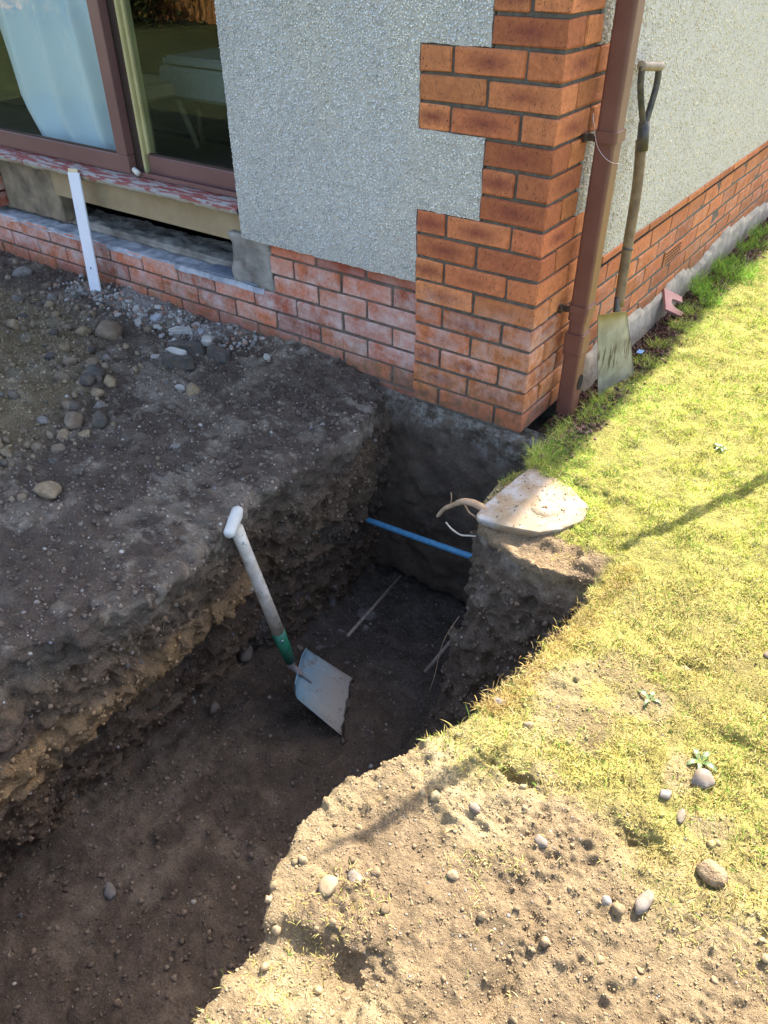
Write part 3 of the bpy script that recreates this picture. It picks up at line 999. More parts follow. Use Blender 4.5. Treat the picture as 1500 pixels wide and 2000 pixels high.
# turf lip overhanging the cut edge
edgepts = [(.54, -.47), (.545, -.56), (.53, -.739), (.515, -.859), (.49, -1.032), (.475, -1.09)]
pl = []
for (a, b), (c2, d2) in zip(edgepts[:-1], edgepts[1:]):
    for _ in range(900):
        t = random.random(); x = a + (c2 - a) * t + random.gauss(.018, .018); y = b + (d2 - b) * t + random.gauss(0, .008)
        pl.append((x, y, 0))
pl = np.array(pl)
pl[:, 2] = [0] * len(pl)
zz = {}
for q in range(len(pl)):
    key = (round(pl[q, 0] / .02), round(pl[q, 1] / .02))
    if key not in zz: zz[key] = zat(key[0] * .02, key[1] * .02, -.06)
    pl[q, 2] = zz[key] + RNG.uniform(-.008, .008)
n = len(pl)
blades('turf_edge', pl, RNG.uniform(.010, .028, n), RNG.uniform(.0012, .002, n), RNG.uniform(.2, 1.6, n), grass_cols(pl, np.full(n, .05)) * np.array([.9, .78, .8]),
       'ragged brown and gold turf edge hanging over the trench', 3, .6)


rp = []
for poly, zz0 in ((TOP[1:10], -.03), (TOP[26:33], -.03), (TOP[18:26], -.04)):
    for (a, b), (c2, d2) in zip(poly[:-1], poly[1:]):
        for _ in range(int(240 * math.hypot(c2 - a, d2 - b))):
            t = random.random()
            rp.append((a + (c2 - a) * t + random.gauss(0, .008), b + (d2 - b) * t + random.gauss(0, .008), zz0 + random.uniform(-.10, .02)))
rp = np.array(rp); n = len(rp)
cc_ = pick(n, [(.22, .16, .10), (.34, .27, .19), (.12, .085, .06)], .2)
o = blades('hair_roots', rp, RNG.uniform(.015, .06, n), RNG.uniform(.0006, .0012, n), RNG.uniform(1.2, 2.6, n), cc_, 'fine hair roots hanging from the cut edges of the trench', 4, .5)
o['category'] = 'roots'


def tuft_at(name, label, spots, count, hmin, hmax, green, width=.0018, spread=.03, lean=(.1, .9), curl=.5, tint=(1, 1, 1), cat='grass'):
    P = []
    for (x, y, s) in spots:
        z = zat(x, y, -.12) + (.014 if name == 'slab_moss' else 0)
        k = int(count * s)
        a = RNG.uniform(0, 2 * math.pi, k); r = spread * s * np.sqrt(RNG.random(k))
        P.append(np.c_[x + r * np.cos(a), y + r * np.sin(a), np.full(k, z - .004)])
    P = np.concatenate(P); n = len(P)
    o = blades(name, P, RNG.uniform(hmin, hmax, n), RNG.uniform(.7, 1.3, n) * width, RNG.uniform(lean[0], lean[1], n), grass_cols(P, np.full(n, green)) * np.array(tint), label, 4, curl)
    o['category'] = cat
    return o


tuft_at('long_grass', 'bright green long grass growing at the foot of the side wall', [(.12, 1.75, 1.6), (.15, 1.95, 1.5), (.10, 2.15, 1.2), (.14, 1.6, 1.0), (.13, 2.4, 1.2), (.12, 2.7, 1.2), (.20, 1.85, 1.0), (.19, 1.45, .7), (.11, 1.35, .6)], 250, .03, .12, .72, .0026, .075, (.1, 1.2), .4, (.9, 1.1, .85))
tuft_at('corner_grass', 'mixed green and straw grass around the downpipe foot', [(.15, .02, 1.3), (.13, .12, 1.0), (.17, .22, 1.2), (.16, .34, 1.2), (.13, -.08, 1.2), (.14, -.14, 1.0), (.19, .58, 1.0), (.17, .72, 1.0), (.16, .9, 1.0), (.18, 1.1, 1.2), (.17, 1.3, 1.0)], 260, .02, .075, .45, .0016, .045, (.2, 1.2), .5)
tuft_at('dead_grass_clump', 'pale dead straw clump heaped at the foot of the garden spade', [(.165, .47, 1.0), (.19, .50, .8), (.15, .44, .6)], 620, .02, .055, .0, .0013, .045, (.6, 1.6), 1.1, (1.25, 1.25, 1.4), 'dead grass')

# ------------------------------------------------------------------ house
house = empty('house', (0, 0, 0))
tag(house, 'pebble-dashed house corner with orange brick quoins and brick plinth above the trench', 'house')


def brick_mesh(L, Wd, Ht, seed):
    random.seed(seed)
    bm = bmesh.new(); add_box(bm, -L / 2, L / 2, -Wd / 2, Wd / 2, -Ht / 2, Ht / 2, bev=.0035)
    for v in bm.verts:
        v.co += Vector([random.uniform(-.0019, .0019) for _ in range(3)])
    return bm


def mk(L, Wd, mat, tagn):
    out = []
    for s in range(4):
        me = bm_mesh('brick_' + tagn, brick_mesh(L, Wd, .065, s * 13 + int(L * 1000)))
        me.materials.append(mat); out.append(me)
    return out


BM = {}
for nm, mt in (('quoin', M_brick), ('side', M_brick_side), ('low', M_brick_low)):
    BM[nm] = (mk(.215, .1025, mt, nm), mk(.1025, .1025, mt, nm + '_half'))
brick_n = 0


def put_brick(kind, half, x, y, z, rot, parent, mesh=None):
    global brick_n
    me = mesh or random.choice(BM[kind][1 if half else 0])
    o = bpy.data.objects.new('brick', me); COL.objects.link(o); o.parent = parent
    o.location = (x + random.uniform(-.0012, .0012), y + random.uniform(-.0012, .0012), z + .0325 + random.uniform(-.0008, .0008))
    o.rotation_euler = (random.uniform(-.004, .004), random.uniform(-.003, .003), rot + random.uniform(-.006, .006) + (math.pi if random.random() < .5 else 0))
    brick_n += 1
    return o


random.seed(3)
HP = math.pi / 2
# corner quoin
bmq = bmesh.new()
for k in range(0, 24):
    add_box(bmq, -.432 if (k <= 8 or 12 <= k <= 14 or 18 <= k <= 20) else -.209, -.008, .008, .095, k * .075 - .01, k * .075 + .0655)
    add_box(bmq, -.095, -.0082, .09, .321 if (k <= 8 or 12 <= k <= 14 or 18 <= k <= 20) else .209, k * .075 - .0098, k * .075 + .0652)
quoin = link('corner_quoin', bm_mesh('corner_quoin', bmq), M_mortar, house)
for k in range(0, 24):
    wide = k <= 8 or 12 <= k <= 14 or 18 <= k <= 20
    z = k * .075
    if k % 2 == 0:
        put_brick('quoin', 0, -.05125, .1075, z, HP, quoin)
        if wide:
            put_brick('quoin', 0, -.2200, .05125, z, 0, quoin)
            put_brick('quoin', 1, -.38875, .05125, z, 0, quoin)
            put_brick('side', 1, -.05125, .27625, z, 0, quoin)
        else:
            put_brick('quoin', 1, -.16375, .05125, z, 0, quoin)
    else:
        put_brick('quoin', 0, -.1075, .05125, z, 0, quoin)
        if wide:
            put_brick('quoin', 0, -.3325, .05125, z, 0, quoin)
            put_brick('side', 0, -.05125, .22, z, HP, quoin)
        else:
            put_brick('side', 1, -.05125, .16375, z, 0, quoin)
# front plinth
bmq = bmesh.new()
add_box(bmq, -1.10, -.443, .026, .12, -.14, .46)
add_box(bmq, -4.4, -1.10, .0265, .118, -.14, .229)
plinth = link('front_plinth', bm_mesh('front_plinth', bmq), M_mortar_low, house)
rows = [(.391, 0), (.316, 1), (.241, 0), (.166, 1), (.091, 0), (.016, 1), (-.059, 0), (-.134, 1)]
for z, ph in rows:
    off = 0 if ph else .1125
    for i in range(-15, 5):
        xl = -1.225 + .225 * i + off + .005
        xr = xl + .215
        if z > .2 and xr < -1.08: continue
        if z > .2 and xl < -1.118:
            L = xr + 1.118
            bm = bmesh.new(); add_box(bm, -L / 2, L / 2, -.05, .05, -.0325, .0325, .003)
            me = bm_mesh('brick_cut', bm); me.materials.append(M_brick_low)
            put_brick('low', 0, (xr - 1.118) / 2, .07125, z, 0, plinth, me); continue
        if xr > -.444:
            if xl > -.50: continue
            L = -.447 - xl
            bm = bmesh.new(); add_box(bm, -L / 2, L / 2, -.05, .05, -.0325, .0325, .003)
            me = bm_mesh('brick_cut', bm); me.materials.append(M_brick_low)
            o = put_brick('low', 0, (xl - .447) / 2, .07125, z, 0, plinth, me); continue
        o = put_brick('low', 0, (xl + xr) / 2, .07125 + random.uniform(-.002, .003), z, 0, plinth)
# side plinth
bmq = bmesh.new(); add_box(bmq, -.11, -.006, .331, 5.2, -.14, .4135)
add_box(bmq, -.11, -.010, .331, 5.2, .437, .48)
splinth = link('side_plinth', bm_mesh('side_plinth', bmq), M_mortar, house)
for r, z in enumerate([.351, .276, .201, .126, .051, -.024]):
    for i in range(-2, 20):
        y0 = .584 + .225 * i + (.1125 if r % 2 else 0) + .005
        y1 = y0 + .215
        if y0 < .33:
            y0 = .338
            if y1 - y0 < .05: continue
            L = y1 - y0
            bm = bmesh.new(); add_box(bm, -L / 2, L / 2, -.05, .05, -.0325, .0325, .003)
            me = bm_mesh('brick_cut', bm); me.materials.append(M_brick_side)
            put_brick('side', 0, -.055, (y0 + y1) / 2, z, HP, splinth, me); continue
        if r == 2 and i == 3:
            # terracotta air brick with square holes
            bm = bmesh.new(); add_box(bm, -.0525, .001, y0, y1, z, z + .065, .002)
            ab = link('air_brick', bm_mesh('air_brick', bm), M_brick_side, splinth)
            for a in range(9):
                for b in range(4):
                    pass
            bm = bmesh.new()
            for a in range(9):
                for b in range(4):
                    yy = y0 + .014 + a * .0215; zz_ = z + .008 + b * .014
                    add_box(bm, .0, .0018, yy, yy + .012, zz_, zz_ + .008)
            abh = link('air_brick_hole', bm_mesh('air_brick_hole', bm), M_black, splinth)
            continue
        put_brick('side', 0, -.05125 - .004, (y0 + y1) / 2, z, HP, splinth)
for i in range(-2, 20):       # thin course above the damp-proof slot
    y0 = .50 + .225 * i
    if y0 < .33: continue
    bm = bmesh.new(); add_box(bm, -.1075, .1075, -.05, .05, -.0125, .0125, .002)
    me = bm_mesh('brick_slip', bm); me.materials.append(M_brick_side)
    o = put_brick('side', 0, -.044, y0 + .1125, .4165, HP, splinth, me)
slot_shade = box('dpc_slot_shade', (-.09, -.005, .40, 5.2, .4172, .4350), M_black, splinth)  # black sheet stands in for the shade inside the open damp-proof slot
# smeared cement along the foot of the side wall
gy_ = np.arange(.36, 5.0, .02); gz_ = np.linspace(-.1, .16, 14)
GA, GB = np.meshgrid(gy_, gz_, indexing='ij'); pa = np.c_[GA.ravel(), GB.ravel()]
thick = .004 + .014 * sstep(.13, .0, pa[:, 1] + .07 * fbm(pa, .25, 3, 300)) + .004 * fbm(pa, .04, 2, 301)
cut = sstep(.085, .05, pa[:, 1] + .06 * fbm(pa, .3, 3, 302))
vx = np.where(cut > .3, thick, -.02)
v_ = np.c_[vx, pa]; na, nb = GA.shape
ii = np.arange(na * nb).reshape(na, nb)
q_ = np.stack([ii[:-1, :-1], ii[1:, :-1], ii[1:, 1:], ii[:-1, 1:]], -1).reshape(-1, 4)
link('cement_smear', uni_mesh('cement_smear', v_, q_, None, True), simple('grey_cement_smear', (.24, .205, .16), (.42, .37, .29), .95, 12, .8, .006), splinth)


# pebble-dashed panels
def panel(name, outline, axis, face, depth, parent):
    """outline in (u, z); axis 'x' front wall, 'y' side wall"""
    bm = bmesh.new()
    pts = []
    for (a, b), (c_, d_) in zip(outline, outline[1:] + outline[:1]):
        L = math.hypot(c_ - a, d_ - b); k = max(1, int(L / .02)) if max(a, c_) < 3.2 or axis == 'x' else 1
        for t in range(k):
            u = a + (c_ - a) * t / k; w_ = b + (d_ - b) * t / k
            j = 0.0022 if 0 < t < k else 0
            pts.append((u + random.uniform(-j, j), w_ + random.uniform(-j, j)))
    if axis == 'x': vs = [bm.verts.new((u, face, w_)) for u, w_ in pts]
    else: vs = [bm.verts.new((face, u, w_)) for u, w_ in pts]
    fce = bm.faces.new(vs)
    r = bmesh.ops.extrude_face_region(bm, geom=[fce])
    mv = Vector((0, depth, 0)) if axis == 'x' else Vector((-depth, 0, 0))
    for e in r['geom']:
        if isinstance(e, bmesh.types.BMVert): e.co += mv
    bmesh.ops.recalc_face_normals(bm, faces=bm.faces[:])
    return link(name, bm_mesh(name, bm), M_render, parent)


HT = 3.1
fo = [(-1.24, HT), (-1.24, .432), (-.4425, .430), (-.4425, .667), (-.2175, .667), (-.2175, .898), (-.4425, .898), (-.4425, 1.117), (-.2175, 1.117), (-.2175, 1.348), (-.4425, 1.348), (-.4425, 1.567), (-.2175, 1.567), (-.2175, 1.80), (-.006, 1.80), (-.006, HT)]
front = panel('front_render', fo, 'x', .004, .09, house)
so = [(5.2, .455), (5.2, HT), (.006, HT), (.006, 1.80), (.2175, 1.80), (.2175, 1.567), (.330, 1.567), (.330, 1.348), (.2175, 1.348), (.2175, 1.117), (.330, 1.117), (.330, .898), (.2175, .898), (.2175, .667), (.330, .667), (.3305, .452)]
side = panel('side_render', so[::-1], 'y', -.001, .09, house)
PD = [(.76, .76, .73), (.70, .70, .68), (.62, .63, .63), (.82, .81, .77), (.47, .46, .43), (.72, .69, .63)]


def pip(u, w_, poly):
    return sd_poly(np.asarray(u), np.asarray(w_), poly) < -.002


n = 34000
u = RNG.uniform(-1.24, -.2, n); z_ = RNG.uniform(.43, 1.55, n)
k = pip(u, z_, fo); u, z_ = u[k], z_[k]; n = len(u)
wq = np.c_[u, z_ * .35]; wt = (.96 + .12 * fbm(wq, .12, 3, 500) - .14 * sstep(.62, .44, z_) + .05 * noise(wq, .5, 501))[:, None] * (1 + np.c_[.03, .01, -.05] * (fbm(wq, .2, 2, 502) > .15)[:, None])
blobs('pebble_dash', np.c_[u, np.full(n, .003), z_], RNG.uniform(.0024, .0050, n), np.clip(pick(n, PD, .12) * wt, 0, 1), M_pebble, OCT, .2, (.6, 1.0), parent=front)
n = 32000
u = .2 + 3.4 * RNG.random(n) ** 1.25; z_ = RNG.uniform(.455, 1.55, n)
k = pip(u, z_, so); u, z_ = u[k], z_[k]; n = len(u)
wq = np.c_[u, z_ * .35]; wt = (.97 + .14 * fbm(wq, .2, 3, 510) - .10 * sstep(.65, .46, z_))[:, None]
blobs('pebble_dash', np.c_[np.full(n, -.002), u, z_], RNG.uniform(.0035, .0066, n), wt * pick(n, [(.70, .62, .45), (.64, .56, .40), (.75, .67, .49), (.54, .47, .34)], .12), M_pebble, OCT, .2, (.6, 1.0), parent=side)  # cream palette paints the lawn's warm bounce light into the side pebbles

# wall body behind everything, roof, rest of the facade
bm = bmesh.new()
add_box(bm, -1.235, -.10, .10, .28, -.12, HT)            # behind the front render
add_box(bm, -.28, -.1105, .28, 5.2, -.12, HT)            # behind the side render
add_box(bm, -7, -4.4, .0, .28, -.12, HT)
add_box(bm, -4.4, -1.235, .02, .28, 2.3, HT)             # lintel over the patio window
add_box(bm, -7, -.10, 5.2, 5.4, -.12, HT)
link('wall_core', bm_mesh('wall_core', bm), M_render, house)
# concrete footing
gu = np.arange(-1.5, .14, .01); gw = np.arange(-.86, .02, .01)
GA, GB = np.meshgrid(gu, gw, indexing='ij'); pa = np.c_[GA.ravel(), GB.ravel()]
yy = -.010 - .035 * sstep(-.05, -.35, pa[:, 1]) + .020 * fbm(pa, .15, 3, 320) + .009 * noise(pa, .03, 321) + .010 * fbm(pa, .06, 2, 322)
yy = np.where(pa[:, 1] > -.015, .03, yy)
yy = np.where(pa[:, 1] < -.84, .25, yy)
v_ = np.c_[pa[:, 0], yy, pa[:, 1]]; na, nb = GA.shape
ii = np.arange(na * nb).reshape(na, nb)
q_ = np.stack([ii[:-1, :-1], ii[1:, :-1], ii[1:, 1:], ii[:-1, 1:]], -1).reshape(-1, 4)
link('concrete_footing', uni_mesh('concrete_footing', v_, q_, None, True), M_found, house)
box('footing_core', (-4.4, -.006, .06, .6, -.845, -.141), M_found, house)
box('footing_side', (-.6, -.012, .6, 5.2, -.845, -.13), M_found, house)

# roof: eaves front, verge on the side
bm = bmesh.new()
zr = HT + 2.3
prof = [(-.42, HT - .02), (-.42, HT + .12), (2.7, zr + .12), (5.8, HT + .12), (5.8, HT - .02), (2.7, zr)]
va = [bm.verts.new((.168, y, z)) for y, z in prof]; vb = [bm.verts.new((-7.3, y, z)) for y, z in prof]
bm.faces.new(va); bm.faces.new(vb[::-1])
for k in range(6):
    bm.faces.new((va[k], vb[k], vb[(k + 1) % 6], va[(k + 1) % 6]))
bmesh.ops.recalc_face_normals(bm, faces=bm.faces[:])
link('roof', bm_mesh('roof', bm), M_roof, house)
bm = bmesh.new()
g = [bm.verts.new(p) for p in ((-.001, -.0, HT), (-.001, 5.3, HT), (-.001, 2.7, zr - .02))]
g2 = [bm.verts.new((v.co.x - .2, v.co.y, v.co.z)) for v in g]
bm.faces.new(g); bm.faces.new(g2[::-1])
for k in range(3): bm.faces.new((g[k], g2[k], g2[(k + 1) % 3], g[(k + 1) % 3]))
bmesh.ops.recalc_face_normals(bm, faces=bm.faces[:])
link('gable', bm_mesh('gable', bm), M_render, house)
box('soffit', (-7.2, .09, -.40, 5.6, HT + .001, HT + .02), M_room, house)

# ledge under the patio window -------------------------------------------
def rough_sheet(name, u0, u1, v0, v1, fz, step, mat, parent, seed, amp):
    gu = np.arange(u0, u1 + step / 2, step); gw = np.arange(v0, v1 + step / 2, step)
    GA, GB = np.meshgrid(gu, gw, indexing='ij'); pa = np.c_[GA.ravel(), GB.ravel()]
    zz = fz(pa[:, 0], pa[:, 1]) + amp * fbm(pa, .06, 3, seed)
    na, nb = GA.shape; ii = np.arange(na * nb).reshape(na, nb)
    q_ = np.stack([ii[:-1, :-1], ii[1:, :-1], ii[1:, 1:], ii[:-1, 1:]], -1).reshape(-1, 4)
    return link(name, uni_mesh(name, np.c_[pa, zz], q_, None, True), mat, parent)


rough_sheet('mortar_skim', -4.3, -1.17, .018, .125, lambda x, y: .236 - .02 * (y < .022) - .03 * (y > .118), .006, M_skim, house, 400, .006)
box('ledge_slate', (-1.52, -1.21, .03, .11, .240, .245), simple('blue_slate', (.11, .13, .17), (.24, .27, .32), .8, 14, .5, .003), house)
rough_sheet('inner_ledge', -4.3, -1.26, .12, .29, lambda x, y: .262 - .05 * (y < .128), .008, M_conc, house, 410, .012)
box('ledge_core', (-4.38, -1.24, .122, .29, -.13, .250), M_conc, house)
box('timber_beam', (-2.50, -1.245, .062, .12, .385, .5105), M_beam, house, .003)
box('timber_block', (-2.96, -2.502, .08, .22, .255, .5105), M_post, house, .006)
bm = bmesh.new(); add_box(bm, -1.335, -1.12, .030, .13, .232, .4315)
bmesh.ops.subdivide_edges(bm, edges=bm.edges[:], cuts=9, use_grid_fill=True)
for v in bm.verts:
    nn_ = noise(np.array([v.co[:]]), .035, 5)[0]; v.co.y += nn_ * .010; v.co.x += noise(np.array([v.co[:]]), .05, 6)[0] * .012
link('mortar_pier', bm_mesh('mortar_pier', bm, True), M_conc, house)
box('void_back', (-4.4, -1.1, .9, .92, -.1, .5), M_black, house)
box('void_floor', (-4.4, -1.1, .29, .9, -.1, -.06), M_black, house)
for k, zz_ in enumerate((.26, .335, .41)):
    put_brick('low', 0, -3.08, .07, zz_, 0, plinth)
    put_brick('low', 0, -3.31, .07, zz_, 0, plinth)
# sill: profile extruded along x with chipped nose
prof = [(.12, .511), (.006, .512), (-.001, .516), (-.003, .533), (.002, .541), (.052, .550), (.12, .556)]
xs_ = np.arange(-4.35, -1.238, .012)
vv = []
for x in xs_:
    for (y, z) in prof:
        jj = 0.0035 * noise(np.array([[x, z * 3, 0]]), .02, 8)[0] + .003 * noise(np.array([[x, z, 1]]), .07, 9)[0]
        vv.append((x, y + (jj if y < .02 else 0), z + (jj * .5 if y < .06 else 0)))
vv = np.array(vv); m_ = len(prof); ii = np.arange(len(vv)).reshape(-1, m_)
q_ = np.stack([ii[:-1, :-1], ii[1:, :-1], ii[1:, 1:], ii[:-1, 1:]], -1).reshape(-1, 4)
link('window_sill', uni_mesh('window_sill', vv, q_[:, ::-1]), M_sill, house)

# patio window -----------------------------------------------------------
win = empty('patio_window'); win.parent = house
box('outer_track', (-4.3, -1.242, .062, .20, .5565, .5605), M_frame, win)
box('track_lip', (-1.905, -1.243, .066, .074, .5605, .572), M_frame, win)
for (x0, x1, y0, y1) in ((-2.98, -1.910, .058, .098),):
    box('bottom_rail', (x0, x1, y0, y1, .5607, .628), M_frame, win, .003)
    box('stile', (-1.975, -1.910, y0 - .0015, y1 + .001, .6285, 2.25), M_frame, win, .003)
    box('stile', (x0, -2.915, y0 - .0015, y1 + .001, .6285, 2.25), M_frame, win, .003)
    box('glass_pane', (-2.915, -1.975, .076, .080, .628, 2.25), M_glass, win)
    box('glazing_bead', (-2.915, -1.976, .064, .0755, .6283, .6345), M_framedk, win)
box('seal_strip', (-2.9145, -2.897, .085, .10, .63, 2.25), M_strip, win)
box('bottom_rail', (-1.835, -1.243, .104, .146, .5607, .632), M_frame, win, .003)
box('glass_pane', (-1.835, -1.243, .122, .126, .632, 2.25), M_glass, win)
box('glazing_bead', (-1.835, -1.243, .109, .1215, .6323, .6385), M_framedk, win)
box('meeting_stile', (-1.945, -1.868, .100, .150, .5607, 2.25), M_framedk, win, .002)
box('seal_strip', (-1.8675, -1.853, .098, .148, .5607, 2.25), M_strip, win, .002)
box('seal_strip', (-1.852, -1.836, .112, .148, .6325, 2.25), M_strip, win, .002)
box('head_rail', (-4.3, -1.242, .05, .2, 2.251, 2.31), M_frame, win)
box('bottom_rail', (-4.3, -2.985, .104, .146, .5607, .632), M_frame, win, .003)
box('glass_pane', (-4.3, -2.985, .122, .126, .632, 2.25), M_glass, win)
kb = tube_obj('roller_stop', [(-1.885, .062, .578), (-1.845, .048, .571)], [.011, .011], M_knob, win, 10)

# room behind
room = empty('room'); room.parent = house
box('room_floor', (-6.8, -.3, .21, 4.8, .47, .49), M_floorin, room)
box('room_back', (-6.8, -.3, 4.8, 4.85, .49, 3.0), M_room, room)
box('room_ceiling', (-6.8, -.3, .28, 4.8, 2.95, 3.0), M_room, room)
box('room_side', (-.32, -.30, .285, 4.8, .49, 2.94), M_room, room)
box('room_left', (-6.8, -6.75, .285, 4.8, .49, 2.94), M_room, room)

# curtain
gu = np.linspace(0, 1, 90); gw = np.linspace(.515, 2.3, 40)
GA, GB = np.meshgrid(gu, gw, indexing='ij')
U, W = GA.ravel(), GB.ravel()
pull = sstep(1.25, .6, W)
xr_ = -2.04 - .10 * sstep(.7, 1.25, W) - .03 * pull
xl_ = -2.90 + .10 * sstep(.75, .55, W)
xx = xl_ + (xr_ - xl_) * U
yy = .225 + .032 * np.sin(U * 21 + .8 * np.sin(W * 3)) + .020 * np.sin(U * 43 + 2 * W) + .02 * sstep(.62, .5, W) * np.sin(U * 9)
v_ = np.c_[xx, yy, W]; na, nb = GA.shape; ii = np.arange(na * nb).reshape(na, nb)
q_ = np.stack([ii[:-1, :-1], ii[1:, :-1], ii[1:, 1:], ii[:-1, 1:]], -1).reshape(-1, 4)
tag(link('curtain', uni_mesh('curtain', v_, q_, None, True), M_curtain), 'pale blue-white curtain hanging behind the left glass of the patio window', 'curtain')

stool = tag(empty('stool', (-2.30, .60, .49)), 'small wooden stool standing inside behind the right glass', 'stool')
def rel(o, parent):
    o.parent = parent; o.matrix_parent_inverse = Matrix.Translation(parent.location).inverted(); return o
rel(box('seat', (-2.66, -2.255, .48, .78, .735, .795), M_stool, None, .012), stool)
for (a, b, c_, d_) in ((-2.34, .54, -2.28, .50), (-2.58, .54, -2.63, .50), (-2.34, .73, -2.28, .78), (-2.58, .73, -2.63, .78)):
    rel(tube_obj('leg', [(a, b, .74), (c_, d_, .49)], [.019, .014], M_stool, None, 8), stool)
bed = tag(empty('daybed', (-1.8, .8, .49)), 'grey upholstered daybed inside the room beside the stool', 'daybed')
rel(box('base', (-2.36, -.6, .66, 1.35, .725, .86), M_bed, None, .015), bed)
rel(box('mattress', (-2.35, -.61, .67, 1.34, .862, .90), M_bed, None, .03), bed)
for x, y in ((-2.2, .74), (-.8, .74), (-2.2, 1.28), (-.8, 1.28)):
    rel(tube_obj('leg', [(x, y, .726), (x, y, .49)], [.02, .014], M_oldwood, None, 8), bed)

# ------------------------------------------------------------------ downpipe
dp = tag(empty('downpipe', (.06, .235, .05)), 'square brown plastic downpipe fixed to the side wall by the brick corner', 'downpipe')


def sq(name, x0, x1, y0, y1, z0, z1, mat=M_pipe, bev=.009):
    bm = bmesh.new(); add_box(bm, x0, x1, y0, y1, z0, z1)
    es = [e for e in bm.edges if abs(e.verts[0].co.z - e.verts[1].co.z) > .001]
    bmesh.ops.bevel(bm, geom=es, offset=bev, segments=3, affect='EDGES', profile=.5)
    return rel(link(name, bm_mesh(name, bm), mat), dp)


sq('pipe_length', .028, .088, .203, .268, .395, HT - .1)
sq('pipe_length', .031, .085, .206, .265, .30, .372)
sq('collar', .022, .094, .197, .274, .373, .397, bev=.01)
sq('collar', .026, .090, .201, .270, .345, .3725, bev=.01)
sq('collar', .022, .094, .197, .274, .882, .912, bev=.01)
sq('pipe_joint', .024, .092, .199, .272, .232, .300, bev=.01)
sq('pipe_shoe', .030, .089, .204, .267, .0, .231, bev=.008)
sq('pipe_rib', .026, .0925, .200, .271, .222, .2305, bev=.01)
# outlet hole with rim on the side of the shoe
bm = bmesh.new()
cy_, cz_ = .243, .118
tube(bm, [(.0885, cy_, cz_), (.0905, cy_, cz_)], [.023, .023], 24)
for v in bm.verts: v.co.z = cz_ + (v.co.z - cz_) * 1.25
rel(link('outlet_hole', bm_mesh('outlet_hole', bm), M_hole), dp)
for z in (.895, .385):
    bm = bmesh.new(); add_box(bm, -.002, .03, .185, .200, z - .009, z + .009, .002); add_box(bm, .004, .016, .168, .186, z - .012, z + .012, .003)
    rel(link('wall_bracket', bm_mesh('wall_bracket', bm), M_metalbr), dp)
# string on the upper bracket
pts = [(.030, .190, .900), (.034, .176, .925), (.030, .165, .945), (.026, .172, .960), (.022, .183, .950), (.030, .182, .925), (.036, .185, .90), (.045, .195, .87), (.070, .196, .846), (.093, .199, .835), (.099, .23, .828), (.095, .27, .815)]
def smooth_pts(pts, n=6):
    P = [Vector(p) for p in pts]; out = []
    for i in range(len(P) - 1):
        p0, p1, p2, p3 = P[max(i - 1, 0)], P[i], P[i + 1], P[min(i + 2, len(P) - 1)]
        for k in range(n):
            t = k / n
            out.append(.5 * ((2 * p1) + (p2 - p0) * t + (2 * p0 - 5 * p1 + 4 * p2 - p3) * t * t + (3 * p1 - p0 - 3 * p2 + p3) * t ** 3))
    out.append(P[-1]); return out
tag(tube_obj('string', smooth_pts(pts), .0009, M_string, None, 5), 'thin pinkish string looped on the upper downpipe bracket', 'string')

# ------------------------------------------------------------------ garden spade against the wall
sp = tag(empty('garden_spade', (.14, .5, .03)), 'old long-handled garden spade leaning on the side wall right of the downpipe', 'spade')
g0, g1 = Vector((.022, .497, 1.040)), Vector((.050, .592, 1.030))
rel(tube_obj('grip', [g0, g0 + (g1 - g0) * .15, g0 + (g1 - g0) * .85, g1], [.0145, .013, .013, .0145], simple('worn_wood_grip', (.26, .20, .13), (.38, .30, .21), .5, 30, .2, .001), None, 12), sp)
yk = Vector((.045, .552, .872)); sk = Vector((.055, .548, .80))
for gp in (g0 + (g1 - g0) * .08, g0 + (g1 - g0) * .92):
    mid_ = (gp + yk) / 2 + (gp - (g0 + g1) / 2) * .28
    rel(tube_obj('yoke_arm', smooth_pts([gp, gp + (mid_ - gp) * .5 + (gp - (g0 + g1) / 2) * .12, mid_, yk + (gp - (g0 + g1) / 2) * .12, yk + Vector((0, 0, -.03))], 5), .0105, M_oldsteel, None, 8), sp)
rel(tube_obj('yoke_socket', [yk + Vector((0, 0, .01)), sk], [.0185, .019], M_oldsteel, None, 12), sp)
rel(tube_obj('shaft', smooth_pts([yk + Vector((0, 0, -.04)), (.062, .545, .70), (.078, .515, .50), (.098, .475, .315)], 5), .0175, M_oldwood, None, 12), sp)
rel(tube_obj('shaft_ring', [(.0785, .517, .505), (.0795, .515, .497)], .0192, M_oldsteel, None, 12), sp)
# blade: subdivided quad between four corners, gently dished
TL, TR, BR_, BL_ = [Vector(p) for p in ((.085, .345, .322), (.128, .512, .288), (.182, .625, -.03), (.118, .405, -.01))]
n1, n2 = 9, 12
nrm = (TR - TL).cross(BL_ - TL).normalized()
vv = []
for th in (0, 1):
    for a in range(n2 + 1):
        for b in range(n1 + 1):
            u_, w_ = b / n1, a / n2
            p = (TL * (1 - u_) + TR * u_) * (1 - w_) + (BL_ * (1 - u_) + BR_ * u_) * w_
            p = p + nrm * (.010 * (2 * u_ - 1) ** 2 + th * .0022)
            if a == 0: p = p + Vector((0, 0, .008 * (1 - abs(2 * u_ - 1))))
            vv.append(p)
S_ = (n1 + 1) * (n2 + 1); fs = []
for a in range(n2):
    for b in range(n1):
        i0 = a * (n1 + 1) + b
        fs.append((i0, i0 + 1, i0 + n1 + 2, i0 + n1 + 1)); fs.append((S_ + i0, S_ + i0 + n1 + 1, S_ + i0 + n1 + 2, S_ + i0 + 1))
